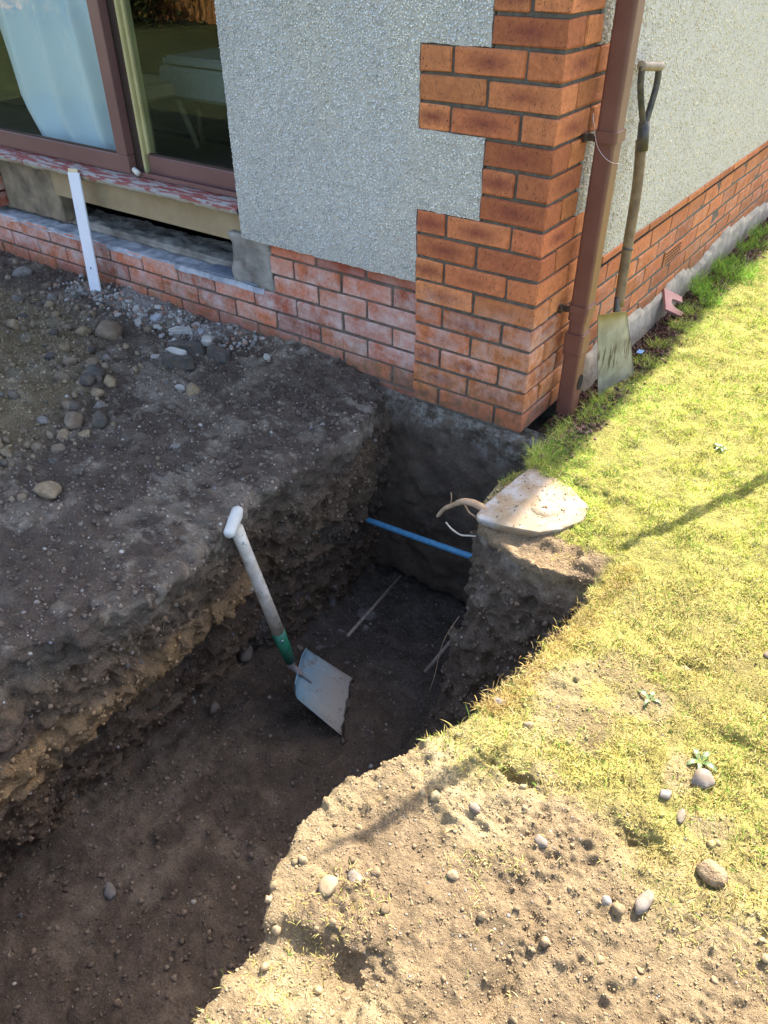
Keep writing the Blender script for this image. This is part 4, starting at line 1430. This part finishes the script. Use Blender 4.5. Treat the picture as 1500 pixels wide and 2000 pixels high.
rim_ = [b for b in range(n1 + 1)] + [a * (n1 + 1) + n1 for a in range(1, n2 + 1)] + [n2 * (n1 + 1) + b for b in range(n1 - 1, -1, -1)] + [a * (n1 + 1) for a in range(n2 - 1, 0, -1)]
for i in range(len(rim_)):
    a, b = rim_[i], rim_[(i + 1) % len(rim_)]
    fs.append((a, b, b + S_, a + S_))
me = bpy.data.meshes.new('blade'); me.from_pydata([v[:] for v in vv], [], fs); me.update()
for p in me.polygons: p.use_smooth = True
bl = rel(link('blade', me, M_spblade), sp)
rel(tube_obj('socket', [(.090, .480, .345), (.100, .462, .300), (.106, .452, .245)], [.0185, .018, .004], M_oldsteel, None, 10, .7), sp)

# ------------------------------------------------------------------ shovel in the trench
S3 = Vector((-.365, -.825, -.68)); T3 = Vector((-.442, -.922, .0))
TLs, TRs = Vector((-.395, -.735, -.675)), Vector((-.338, -.918, -.685))
t0, t1 = Vector((-.268, -.632, -.852)), Vector((-.148, -.845, -.848))
sh = tag(empty('shovel', (-.21, -.74, -.85)), 'square-mouth shovel with pale wooden shaft and green socket standing in the trench', 'shovel')
mid_tip = (t0 + t1) / 2; mid_top = (TLs + TRs) / 2
yax = (mid_tip - mid_top).normalized(); xax = (t1 - t0); xax = (xax - yax * xax.dot(yax)).normalized(); zax = xax.cross(yax)
if zax.z < 0: xax = -xax; zax = -zax
Lb = (mid_tip - mid_top).length
mw = Matrix((( xax.x, yax.x, zax.x, mid_top.x), (xax.y, yax.y, zax.y, mid_top.y), (xax.z, yax.z, zax.z, mid_top.z), (0, 0, 0, 1)))
n1, n2 = 16, 18
vv = []
for th in (0, 1):
    for a in range(n2 + 1):
        for b in range(n1 + 1):
            u_, w_ = 2 * b / n1 - 1, a / n2
            hw = .106 + (.130 - .106) * w_
            if w_ < .12: hw *= .82 + .18 * math.sqrt(max(0, 1 - (1 - w_ / .12) ** 2))
            y_ = w_ * (Lb + .005)
            z_ = .020 * max(0, abs(u_) - .72) / .28 * (1 - .55 * w_) + .022 * max(0, 1 - w_ / .10) ** 1.5 - th * .002 + .004 * (1 - u_ * u_) * (1 - w_)
            vv.append((u_ * hw, y_, z_))
S_ = (n1 + 1) * (n2 + 1); fs = []
for a in range(n2):
    for b in range(n1):
        i0 = a * (n1 + 1) + b
        fs.append((i0, i0 + 1, i0 + n1 + 2, i0 + n1 + 1)); fs.append((S_ + i0, S_ + i0 + n1 + 1, S_ + i0 + n1 + 2, S_ + i0 + 1))
rim_ = [b for b in range(n1 + 1)] + [a * (n1 + 1) + n1 for a in range(1, n2 + 1)] + [n2 * (n1 + 1) + b for b in range(n1 - 1, -1, -1)] + [a * (n1 + 1) for a in range(n2 - 1, 0, -1)]
for i in range(len(rim_)):
    a, b = rim_[i], rim_[(i + 1) % len(rim_)]
    fs.append((b, a, a + S_, b + S_))
me = bpy.data.meshes.new('blade'); me.from_pydata(vv, [], fs); me.update()
for p in me.polygons: p.use_smooth = True
bl = link('blade', me, M_sblade)
bl.parent = sh; bl.matrix_parent_inverse = Matrix.Translation(sh.location).inverted(); bl.matrix_basis = mw
ax_ = (T3 - S3).normalized()
neck = mid_top + zax * .012
sock = S3 + ax_ * .215
rel(tube_obj('neck', smooth_pts([mid_top + yax * .075 + zax * .006, mid_top + yax * .02 + zax * .012, mid_top - yax * .012 + zax * .010 + ax_ * .02, S3 + ax_ * .07], 5), [.004] * 5 + [.011] * 5 + [.0155] * 6, simple('scuffed_neck_steel', (.20, .24, .26), (.34, .22, .18), .5, 50, .3, .001), None, 12), sh)
rel(tube_obj('socket', [S3 + ax_ * .06, S3 + ax_ * .13, sock], [.0175, .0215, .0232], M_green, None, 14), sh)
rv = (S3 + ax_ * .185) + Vector((.017, -.010, .003))
rel(tube_obj('rivet', [rv, rv + Vector((.004, -.003, 0))], [.0045, .004], simple('rivet_steel', (.5, .5, .5), (.6, .6, .6), .3, 20, .1, .001, .5, .8), None, 8), sh)
rel(tube_obj('shaft', [sock - ax_ * .002, S3 + ax_ * .42, S3 + ax_ * .60, T3 - ax_ * .015], [.0212, .0205, .0195, .0205], M_ash, None, 14), sh)
gd = Vector((.62, .78, .02)).normalized()
GA0, GA1 = T3 - gd * .055, T3 + gd * .055
gA = Vector((-.472, -.872, .010)); gB = Vector((-.421, -.970, -.002))
gdir = (gB - gA)
rel(tube_obj('grip', [gA, gA + gdir * .08, gA + gdir * .35, gA + gdir * .5, gA + gdir * .65, gA + gdir * .92, gB], [.014, .0195, .0185, .0185, .0175, .017, .011], M_whiteh, None, 14), sh)

# ------------------------------------------------------------------ white straight edge
bm = bmesh.new()
add_box(bm, -.039, .039, -.004, .004, 0, .545, .0012)
se = tag(empty('straight_edge', (-2.155, -.075, .0)), 'white plastic board with two screw holes leaning against the flaking window sill', 'board')
b_ = link('board', bm_mesh('board', bm), M_board, se)
for hz in (.045, .145):
    bm = bmesh.new(); tube(bm, [(.0, -.0035, hz), (.0, -.0045, hz)], [.0045, .0045], 12)
    link('screw_hole', bm_mesh('screw_hole', bm), M_hole, se)
bm = bmesh.new(); add_box(bm, -.034, .032, -.0035, .0035, .545, .560, .002)
link('wood_end', bm_mesh('wood_end', bm), M_woodend, se)
se.rotation_euler = (-math.atan2(.060, .55), math.radians(-4.6), 0)

# ------------------------------------------------------------------ blue pipe, sticks, roots
tag(tube_obj('water_pipe', smooth_pts([(-.64, -.14, -.535), (-.547, -.15, -.522), (-.3, -.152, -.500), (-.048, -.15, -.477), (.14, -.15, -.46)], 5), .0118, M_blue, None, 14),
    'blue plastic water pipe crossing the trench below the house corner', 'pipe')
tag(tube_obj('stick', [(-.352, -.545, -.735), (-.375, -.35, -.752), (-.405, -.12, -.775)], [.0065, .006, .0055], M_stick, None, 8), 'thin grey stick slanting across the trench floor behind the shovel', 'stick')
tag(tube_obj('stick', [(-.05, -.475, -.80), (-.02, -.40, -.73), (.04, -.36, -.60)], [.008, .008, .007], M_stick, None, 8), 'short grey stick leaning on the trench side under the concrete slab', 'stick')
rt = tag(empty('tree_root', (.1, -.45, .0)), 'severed pale tree root poking out beside the concrete slab', 'root')
rel(tube_obj('root_stem', smooth_pts([(.14, -.45, .0), (.085, -.45, .012), (.045, -.452, .006), (.012, -.45, -.022), (-.02, -.45, -.052), (-.045, -.448, -.095)], 4), [.013] * 6 + [.012] * 5 + [.009] * 5 + [.008] * 4 + [.004], M_root, None, 8, .8), rt)
rel(tube_obj('rootlet', smooth_pts([(.05, -.45, -.005), (.066, -.449, -.028), (.088, -.45, -.034), (.10, -.45, -.05)], 4), [.003] * 9 + [.0018] * 4, M_root, None, 6), rt)
rel(tube_obj('rootlet', smooth_pts([(.0, -.45, -.03), (.004, -.452, .0), (.001, -.452, .02)], 4), [.0015] * 9, M_root, None, 5), rt)
tag(tube_obj('root', smooth_pts([(.115, -.45, -.10), (.076, -.45, -.113), (.045, -.45, -.125), (.012, -.45, -.118), (-.012, -.45, -.10)], 4), .0028, simple('white_root', (.5, .44, .36), (.6, .54, .45), .8, 50, .3, .001), None, 6),
    'thin white root curling out of the soil below the thicker root', 'root')
tag(tube_obj('root', smooth_pts([(.14, -.60, -.30), (.118, -.635, -.37), (.112, -.66, -.44), (.118, -.69, -.50), (.105, -.70, -.58)], 4), .0011, M_root, None, 6), 'hair-thin root hanging down the trench corner below the slab', 'root')

# ------------------------------------------------------------------ concrete slab with ring
sl = tag(empty('concrete_slab', (.25, -.36, .0)), 'mud-dusted concrete slab with a circular cover mark at the lawn edge', 'slab')
bm = bmesh.new()
out = [(.112, -.49), (.126, -.508), (.20, -.495), (.30, -.462), (.345, -.41), (.378, -.335), (.365, -.265), (.27, -.205), (.15, -.165), (.128, -.19), (.118, -.30), (.110, -.42)]
def inset_poly(P, d):
    c0 = np.mean(P, 0); return [(c0[0] + (x - c0[0]) * (1 - d), c0[1] + (y - c0[1]) * (1 - d)) for x, y in P]
rings = []
for zz_, ins in ((-.04, .20), (-.010, .05), (.006, .0), (.012, .006), (.0135, .03), (.0145, .75)):
    P2 = []
    q = inset_poly(out, ins)
    for i in range(len(q)):
        a, b = q[i], q[(i + 1) % len(q)]
        for k in range(5): P2.append((a[0] + (b[0] - a[0]) * k / 5, a[1] + (b[1] - a[1]) * k / 5))
    rings.append([bm.verts.new((x + random.uniform(-.002, .002), y + random.uniform(-.002, .002), zz_ + random.uniform(-.001, .001))) for x, y in P2])
for a, b in zip(rings[:-1], rings[1:]):
    for k in range(len(a)): bm.faces.new((a[k], a[(k + 1) % len(a)], b[(k + 1) % len(b)], b[k]))
bm.faces.new(rings[-1])
bmesh.ops.recalc_face_normals(bm, faces=bm.faces[:])
rel(link('slab_top', bm_mesh('slab_top', bm, True), M_slab), sl)
ring_pts = [(.262 + .047 * math.cos(t), -.352 + .047 * math.sin(t), .014) for t in np.linspace(0, 2 * math.pi, 41)]
rel(tube_obj('cover_ring', ring_pts, .0014, M_slab, None, 6), sl)
rel(tube_obj('cover_disc', [(.262, -.352, .010), (.262, -.352, .0149)], [.043, .042], M_slab, None, 30), sl)
rel(blobs('rust_spot', np.array([[.262, -.345, .016], [.268, -.35, .016], [.257, -.35, .016]]), np.array([.008, .006, .006]), np.array([[.34, .15, .06]] * 3), M_clod, ICO1, flat=.3), sl)
n = 190
pt = np.c_[RNG.uniform(.13, .39, n), RNG.uniform(-.5, -.22, n), np.full(n, .0155)]
k = pip(pt[:, 0], pt[:, 1], out); pt = pt[k]; n = len(pt)
o = blobs('slab_soil', pt, .001 + .004 * RNG.random(n) ** 4, pick(n, [(.30, .22, .14), (.34, .26, .17)]), M_clod, label='soil crumbs on the concrete slab'); o['category'] = 'soil'

tuft_at('slab_moss', 'moss and grass creeping over the lawn side of the concrete slab', [(.375, -.30, 1.0), (.36, -.24, 1.0), (.31, -.205, 1.0), (.25, -.195, 1.0), (.19, -.175, 1.0), (.14, -.165, .8), (.385, -.36, .9), (.35, -.28, .7), (.29, -.225, .7)], 230, .012, .035, .3, .0018, .030, (.2, 1.4), .6)

# ------------------------------------------------------------------ tile fragment
bm = bmesh.new()
U_ = [(-.05, -.035), (.05, -.035), (.05, .03), (.034, .042), (.024, .040), (.022, .010), (.012, -.004), (-.004, -.008), (-.018, .0), (-.020, .02), (-.022, .04), (-.05, .04)]
vs = [bm.verts.new((x, y, 0)) for x, y in U_]; f0 = bm.faces.new(vs)
r = bmesh.ops.extrude_face_region(bm, geom=[f0])
for e in r['geom']:
    if isinstance(e, bmesh.types.BMVert): e.co.z += .012
bmesh.ops.recalc_face_normals(bm, faces=bm.faces[:])
tl = tag(link('tile_fragment', bm_mesh('tile_fragment', bm), M_tile), 'broken pink clay tile with a U-shaped notch on the bark by the side wall', 'tile')
tl.location = (.055, 1.33, .028); tl.rotation_euler = (math.radians(-28), math.radians(24), math.radians(-62)); tl.scale = (1.25, 1.35, 1)
tag(box('plastic_scrap', (.098, .120, .80, .835, .012, .0145), simple('blue_scrap', (.1, .25, .5), (.15, .3, .55), .5, 20, .1, .001)), 'tiny blue plastic scrap on the bark right of the spade', 'litter')


# ------------------------------------------------------------------ stones
def stone_mat(name, a, b, c_=None):
    m, nt, p = new_mat(name)
    pos = coords(nt, 'Object')
    base = mixc(nt, ramp(nt, nz(nt, pos, 28, 5, .65), [(.35, 0.0), (.65, 1.0)]), a, b)
    base = mixc(nt, ramp(nt, nz(nt, pos, 9, 3, .5), [(.55, 0.0), (.7, .6)]), base, c_ or tuple(x * .45 for x in a))
    wp_ = coords(nt)
    base = mixc(nt, ramp(nt, nz(nt, wp_, 40, 5, .7), [(.45, 0.0), (.6, .65)]), base, (.15, .11, .075))
    nt.links.new(base, p.inputs['Base Color']); p.inputs['Roughness'].default_value = .92
    p.inputs['Specular IOR Level'].default_value = .25
    bump(nt, p, nz(nt, pos, 150, 5, .7), .5, .0015)
    return m


MS_tan = stone_mat('tan_stone', (.24, .175, .105), (.31, .235, .15))
MS_brown = stone_mat('brown_stone', (.16, .12, .085), (.26, .20, .14))
MS_grey = stone_mat('grey_stone', (.15, .14, .13), (.24, .22, .20))
MS_dark = stone_mat('dark_stone', (.06, .055, .052), (.11, .10, .09))
MS_pale = stone_mat('pale_flint', (.13, .11, .09), (.22, .19, .165), (.08, .065, .05))
MS_sandy = stone_mat('sandy_clod', (.26, .19, .11), (.34, .25, .15))


M_clodm = simple('rough_earth_clod', (.17, .11, .06), (.30, .22, .13), .95, 60, 1.0, .006)


def stone(x, y, sx, sy, sz, mat, label, group=None, rot=None, z=None, jag=.10, sink=.34, cat='stone', name='stone', seed=None):
    seed = seed if seed is not None else random.randint(0, 9999)
    tv, tf = ICO3
    jag = max(jag, .17)
    d = 1 + jag * noise(tv * 1.0 + seed * 3.7, .9, seed) + jag * .55 * noise(tv + seed, .4, seed + 5) + .03 * noise(tv + seed, .18, seed + 8)
    for _ in range(9):          # a few worn facets so that no stone is an egg
        ax3 = RNG.normal(size=3); ax3 /= np.linalg.norm(ax3)
        pr = (tv * d[:, None]) @ ax3; lim_ = RNG.uniform(.62, .86)
        d = d * np.where(pr > lim_, lim_ / np.maximum(pr, 1e-6) * .85 + .15, 1)
    v = tv * d[:, None] * np.array([sx, sy, sz]) / 2 * 1.08
    o = link(name, uni_mesh(name, v, tf, None, True), mat)
    zz_ = zat(x, y) if z is None else z
    o.location = (x, y, zz_ + sz * (.5 - sink))
    o.rotation_euler = rot if rot else (random.uniform(-.2, .2), random.uniform(-.2, .2), random.uniform(0, 3.1))
    tag(o, label, cat, group)
    return o


random.seed(21)
stone(-1.748, -.325, .145, .11, .095, MS_brown, 'largest rounded brown stone, lying on the dark soil near the window plinth', jag=.12, rot=(0, 0, -.3), seed=4)
stone(-1.831, -.39, .07, .06, .05, MS_tan, 'tan rounded stone immediately left of the largest brown stone', jag=.12)
stone(-1.963, -.25, .055, .045, .04, MS_tan, 'small tan stone up-slope from the largest brown stone, towards the white board', jag=.1)
stone(-1.967, -.599, .065, .055, .045, MS_tan, 'tan stone on the top of the spoil heap near the left edge', jag=.12)
stone(-1.116, -.445, .055, .07, .055, MS_tan, 'egg-shaped tan stone alone on bare dark soil near the trench', jag=.08, rot=(.3, 0, .7), seed=12)
stone(-.991, -1.155, .085, .062, .05, MS_tan, 'angular pale brown stone alone near the foot of the spoil heap', jag=.2, rot=(0, 0, .2), seed=9)
stone(-2.66, -.12, .10, .075, .055, MS_grey, 'grey stone at the far left against the plinth bricks', jag=.12)
stone(-1.268, -.853, .085, .065, .06, MS_brown, 'brown stone at the front of the stone cluster on the heap edge', jag=.14, seed=3)
stone(-1.215, -.79, .08, .06, .06, MS_dark, 'dark grey stone touching the brown one at the front of the stone cluster', jag=.14, seed=31)
def STL(m, x, y, s):
    c_ = {'brown_stone': 'brown', 'grey_stone': 'grey', 'dark_stone': 'dark', 'tan_stone': 'tan'}[m.name]
    if y > -.34: w_ = 'up-slope between the white board and the heap'
    elif x > -1.33 or y < -.85: w_ = 'between the front of the cluster and the lone angular stone'
    elif x > -1.60: w_ = 'in the tight cluster in the middle of the heap edge'
    else: w_ = 'beside the tan stones left of the largest stone'
    sz_ = 'small' if s < .046 else ('medium' if s < .06 else 'larger')
    return '%s %s stone %s' % (sz_, c_, w_)


for (x, y, s) in [(-1.49, -.59, .085), (-1.56, -.55, .06), (-1.45, -.66, .065), (-1.40, -.60, .055), (-1.37, -.68, .05), (-1.53, -.70, .06), (-1.63, -.60, .05), (-1.58, -.47, .045), (-1.68, -.47, .045),
                  (-1.74, -.54, .05), (-1.72, -.62, .04), (-1.86, -.50, .045), (-1.30, -.72, .045), (-1.36, -.80, .05), (-1.24, -.92, .05), (-1.18, -.98, .055), (-1.24, -1.02, .05), (-1.34, -.92, .045), (-1.12, -1.04, .035),
                  (-1.92, -.40, .04), (-2.05, -.36, .05), (-2.18, -.30, .055), (-2.28, -.22, .05), (-2.35, -.35, .06), (-2.1, -.48, .045), (-2.42, -.15, .045), (-2.2, -.14, .04), (-2.0, -.16, .035), (-1.6, -.36, .035), (-1.02, -1.22, .03), (-1.18, -.88, .04)]:
    mt_ = random.choice([MS_brown, MS_brown, MS_grey, MS_dark, MS_tan])
    stone(x, y, s * random.uniform(.9, 1.25), s * random.uniform(.75, 1), s * random.uniform(.6, .85), mt_, STL(mt_, x, y, s),
          'stones along the spoil heap edge', jag=.14)
# rubble by the plinth
def slabby(x, y, L, W_, T, rz, tilt, mat, label, group=None, name='rubble_piece', cat='rubble', z=None):
    bm = bmesh.new()
    k = 7; base_ = []
    for i in range(k):
        a = 2 * math.pi * i / k + random.uniform(-.25, .25)
        base_.append((math.cos(a) * L / 2 * random.uniform(.8, 1.1), math.sin(a) * W_ / 2 * random.uniform(.8, 1.1)))
    lo = [bm.verts.new((x_, y_, 0)) for x_, y_ in base_]; hi = [bm.verts.new((x_ * .92, y_ * .9, T * random.uniform(.8, 1.1))) for x_, y_ in base_]
    bm.faces.new(lo[::-1]); bm.faces.new(hi)
    for i in range(k): bm.faces.new((lo[i], lo[(i + 1) % k], hi[(i + 1) % k], hi[i]))
    bmesh.ops.bevel(bm, geom=bm.edges[:], offset=min(T * .2, .003), segments=1, affect='EDGES')
    o = link(name, bm_mesh(name, bm), mat)
    o.location = (x, y, (zat(x, y) if z is None else z) - .003); o.rotation_euler = (tilt[0], tilt[1], rz)
    tag(o, label, cat, group); return o


slabby(-1.535, -.125, .13, .045, .022, .45, (.1, -.1), M_lime, 'long pale mortar strip lying beside the plinth bricks')
slabby(-1.38, -.235, .20, .06, .05, .35, (0, -.1), MS_dark, 'long black broken slab beside the pale rubble', name='dark_slab')
slabby(-1.33, -.33, .16, .06, .055, .5, (.1, .1), MS_dark, 'black slab piece with a pale edge nearest the tan stone', name='dark_slab')
slabby(-1.24, -.19, .13, .07, .045, .2, (.0, .15), MS_dark, 'black lump against the lowest exposed red brick', name='dark_slab')
slabby(-1.335, -.315, .10, .035, .012, .45, (.5, .2), M_lime, 'thin pale slate standing on the black slab', z=.06)
slabby(-1.46, -.33, .055, .03, .014, 1.2, (.5, .3), M_lime, 'upright pale flake just left of the black slabs')
slabby(-1.325, -.17, .055, .045, .03, .2, (.2, .3), M_lime, 'rounded pale lump lying on the black slabs', z=.045)
slabby(-1.20, -.44, .05, .03, .012, .3, (.2, .3), M_lime, 'small pale flake beside the tan egg-shaped stone')
slabby(-1.04, -.13, .035, .03, .02, .3, (.2, .3), M_lime, 'pale rubble bit nearest the trench on the dark soil')
slabby(-.885, -.745, .045, .03, .015, 1.0, (.3, .2), MS_grey, 'flat bluish grey stone bedded in the soil left of the trench', name='stone', cat='stone')
for (x, y, s) in [(-1.77, -.04, .05), (-1.83, -.10, .06), (-1.70, -.11, .055), (-1.66, -.05, .05), (-1.60, -.07, .045), (-1.93, -.07, .045), (-1.75, -.17, .05), (-1.64, -.16, .05), (-2.02, -.06, .04), (-1.88, -.17, .04), (-1.52, -.05, .04), (-1.45, -.09, .04), (-1.40, -.12, .035), (-1.57, -.2, .035)]:
    slabby(x, y, s, s * .7, s * .35, random.uniform(0, 3), (random.uniform(-.4, .4), random.uniform(-.4, .4)), random.choice([M_lime, M_lime, M_skim]), 'angular pale mortar lump in the rubble against the plinth', 'mortar lumps along the plinth')
# pale flints in the trench
def on_trench(x, y, z, s, mat, label, group=None, rot=(.3, .6, .4), asp=(1, .6, .45)):
    m = (np.abs(Y - y) < .03) & (np.abs(Z - z) < .06) & (X < x + .25) & (X > x - .25)
    xx_ = float(np.median(X[m])) if m.any() else x
    return stone(xx_, y, s * asp[0], s * asp[1], s * asp[2], mat, label, group, rot, z=z - s * asp[2] * .25, jag=.18)


on_trench(-.55, -.80, -.775, .07, MS_pale, 'larger pale flint in the trench side left of the shovel neck', asp=(.7, 1, .5))
on_trench(-.55, -1.04, -.79, .05, MS_pale, 'white crescent-shaped flint low in the trench side', asp=(.6, 1, .5))
on_trench(-.52, -.64, -.81, .035, MS_pale, 'small pale pebble right behind the shovel socket')
stone(-.33, -1.67, .05, .035, .03, MS_grey, 'grey stone lying alone on the near trench floor', z=zat(-.33, -1.67, -1.1), jag=.12)
# stones on the lawn side
stone(.923, -1.007, .052, .040, .030, MS_pale, 'smooth pale pebble sitting on the moss, largest on the lawn side', jag=.06, rot=(0, 0, .5), sink=.1)
stone(.995, -1.180, .052, .046, .040, M_clodm, 'square brown clod of dry earth on the right of the near bank', jag=.30, name='clod', cat='clod', rot=(.2, .1, .5), seed=77)
stone(.873, -1.075, .020, .026, .018, MS_grey, 'little grey-brown pebble left of the smooth pale pebble')
stone(.915, -1.100, .016, .030, .014, MS_pale, 'narrow pale pebble below the smooth pale pebble')
stone(.721, -1.303, .028, .022, .016, MS_grey, 'flat grey pebble in the middle of the bare bank')
stone(.913, -1.30, .024, .050, .018, MS_pale, 'long grey-white stone lying flat left of the square clod', rot=(0, 0, -.2))
stone(.585, -1.316, .026, .020, .018, MS_pale, 'pale pebble beside the thin curved shadow')
stone(.863, -1.333, .020, .018, .015, MS_grey, 'round grey pebble left of the long grey-white stone')
stone(.619, -1.446, .024, .020, .016, MS_sandy, 'orange-tan pebble on the near bank')
stone(.483, -1.556, .026, .034, .012, MS_pale, 'flat cream flake on the near bank beside the hollow')
stone(.452, -1.592, .040, .030, .026, MS_sandy, 'tan lump perched on the edge of the scooped hollow', jag=.2, name='clod', cat='clod')
stone(.497, -1.058, .034, .028, .022, MS_grey, 'blue-grey pebble at the tip of the turf edge')
stone(.579, -1.075, .016, .026, .014, MS_tan, 'small upright pebble in the moss near the turf edge')
for (x, y, s) in [(1.02, -.72, .035), (.99, -.69, .03), (1.06, -.70, .025), (.95, -.58, .028), (1.09, -.62, .025), (.80, -.72, .02)]:
    stone(x, y, s * 1.3, s, s * .6, MS_brown, 'half-buried brown stone in the bare patch at the right of the lawn', 'stones in the bare lawn patch', jag=.15)


# ------------------------------------------------------------------ weeds
def weed(x, y, n_, L, label, mat):
    z = zat(x, y)
    w_ = tag(empty('weed', (x, y, z)), label, 'weed', None)
    for i in range(n_):
        a = 2 * math.pi * i / n_ + random.uniform(-.3, .3)
        l = L * random.uniform(.7, 1.1)
        bm = bmesh.new(); row = []
        for k in range(7):
            t = k / 6; ww = l * .17 * math.sin(math.pi * min(1, t * .95 + .05)) ** .7 * (1.0 + .2 * math.sin(t * 17))
            zc_ = l * (.32 * math.sin(t * 2.4) - .12 * t)
            row.append((bm.verts.new((t * l, -ww, zc_ + ww * .4)), bm.verts.new((t * l, 0, zc_)), bm.verts.new((t * l, ww, zc_ + ww * .4))))
        for p, q in zip(row[:-1], row[1:]):
            bm.faces.new((p[0], p[1], q[1], q[0])); bm.faces.new((p[1], p[2], q[2], q[1]))
        o = link('leaf', bm_mesh('leaf', bm, True), mat, w_); o.rotation_euler = (0, 0, a)
    return w_


M_weed = simple('weed_leaf', (.06, .10, .03), (.12, .17, .06), .45, 40, .3, .001, .5)
weed(.585, .255, 7, .028, 'small pale-leaved weed flat on the open lawn', M_weed)
weed(.905, -.955, 5, .036, 'broad-leaved weed just above the smooth pale pebble', M_weed)
weed(.765, -.86, 4, .030, 'dark green weed in the moss in the middle of the lawn', M_weed)
0 and weed(.955, -1.03, 4, .026, 'small weed right of the smooth pale pebble', M_weed)
weed(1.02, -.75, 5, .030, 'pale weed beside the stones in the bare lawn patch', M_weed)
0 and weed(.60, -.12, 4, .02, 'tiny weed on the lawn near the slab', M_weed)

# ------------------------------------------------------------------ things outside the frame (reflections and cast shadows)
fe = tag(empty('garden_fence', (-11, -9, 0)), 'orange-brown board fence at the end of the garden, seen mirrored in the glass', 'fence')
bmesh_f = bmesh.new(); add_box(bmesh_f, -.07, .07, -.012, .012, 0, 1.7)
fm = bm_mesh('fence_board', bmesh_f); fm.materials.append(M_fence)
for i in range(110):
    o = bpy.data.objects.new('fence_board', fm); COL.objects.link(o); o.parent = fe
    o.location = ((i - 75) * .155, 0, random.uniform(0, .03))
n = 5200
P = np.c_[RNG.normal(-13.2, .9, n), RNG.normal(-8.0, .45, n), np.abs(RNG.normal(.9, .5, n))]
o = blobs('shrub', P, RNG.uniform(.04, .09, n), pick(n, [(.10, .12, .03), (.20, .14, .03), (.05, .07, .02)]), M_clod, OCT, .2, (.2, 1.0))
tag(o, 'leafy shrub in front of the garden fence, seen mirrored in the glass', 'shrub')

cp = tag(empty('shadow_pole', (1.62, 2.22, 0)), 'unseen wooden pole on a cord, added to cast a thin shadow line on the lawn', 'pole')  # added out of view only for its straight shadow on the lawn
rel(tube_obj('pole', [(1.60, 2.19, 0), (1.05, 1.30, .53), (.60, .57, .97), (.505, .43, 1.05)], [.017, .023, .019, .012], M_oldwood, None, 10), cp)
rel(tube_obj('cord', [(.51, .44, 1.045), (.14, .60, 3.62)], .0012, M_string, None, 5), cp)
hb = tag(empty('shadow_branch', (.49, -.2, 1.45)), 'unseen short branch on a cord, added to cast a curved shadow on the near bank', 'branch')  # added out of view only for its curved shadow on the bank
h_ = 1.45; rr_ = [.004, .012, .018, .016, .012, .009, .005, .003]
bp_ = [Vector((x - .016, y + .81 * (h_ + dz), h_ + dz)) for x, y, dz in ((.575, -1.155, 0), (.548, -1.225, .01), (.506, -1.327, .02), (.484, -1.39, .015), (.464, -1.443, .0), (.440, -1.49, -.005), (.408, -1.55, -.015), (.388, -1.59, -.02))]
rel(tube_obj('stem', bp_, rr_, M_oldwood, None, 8), hb)
rel(tube_obj('cord', [bp_[3], (.15, -.36, 3.11)], .0012, M_string, None, 5), hb)
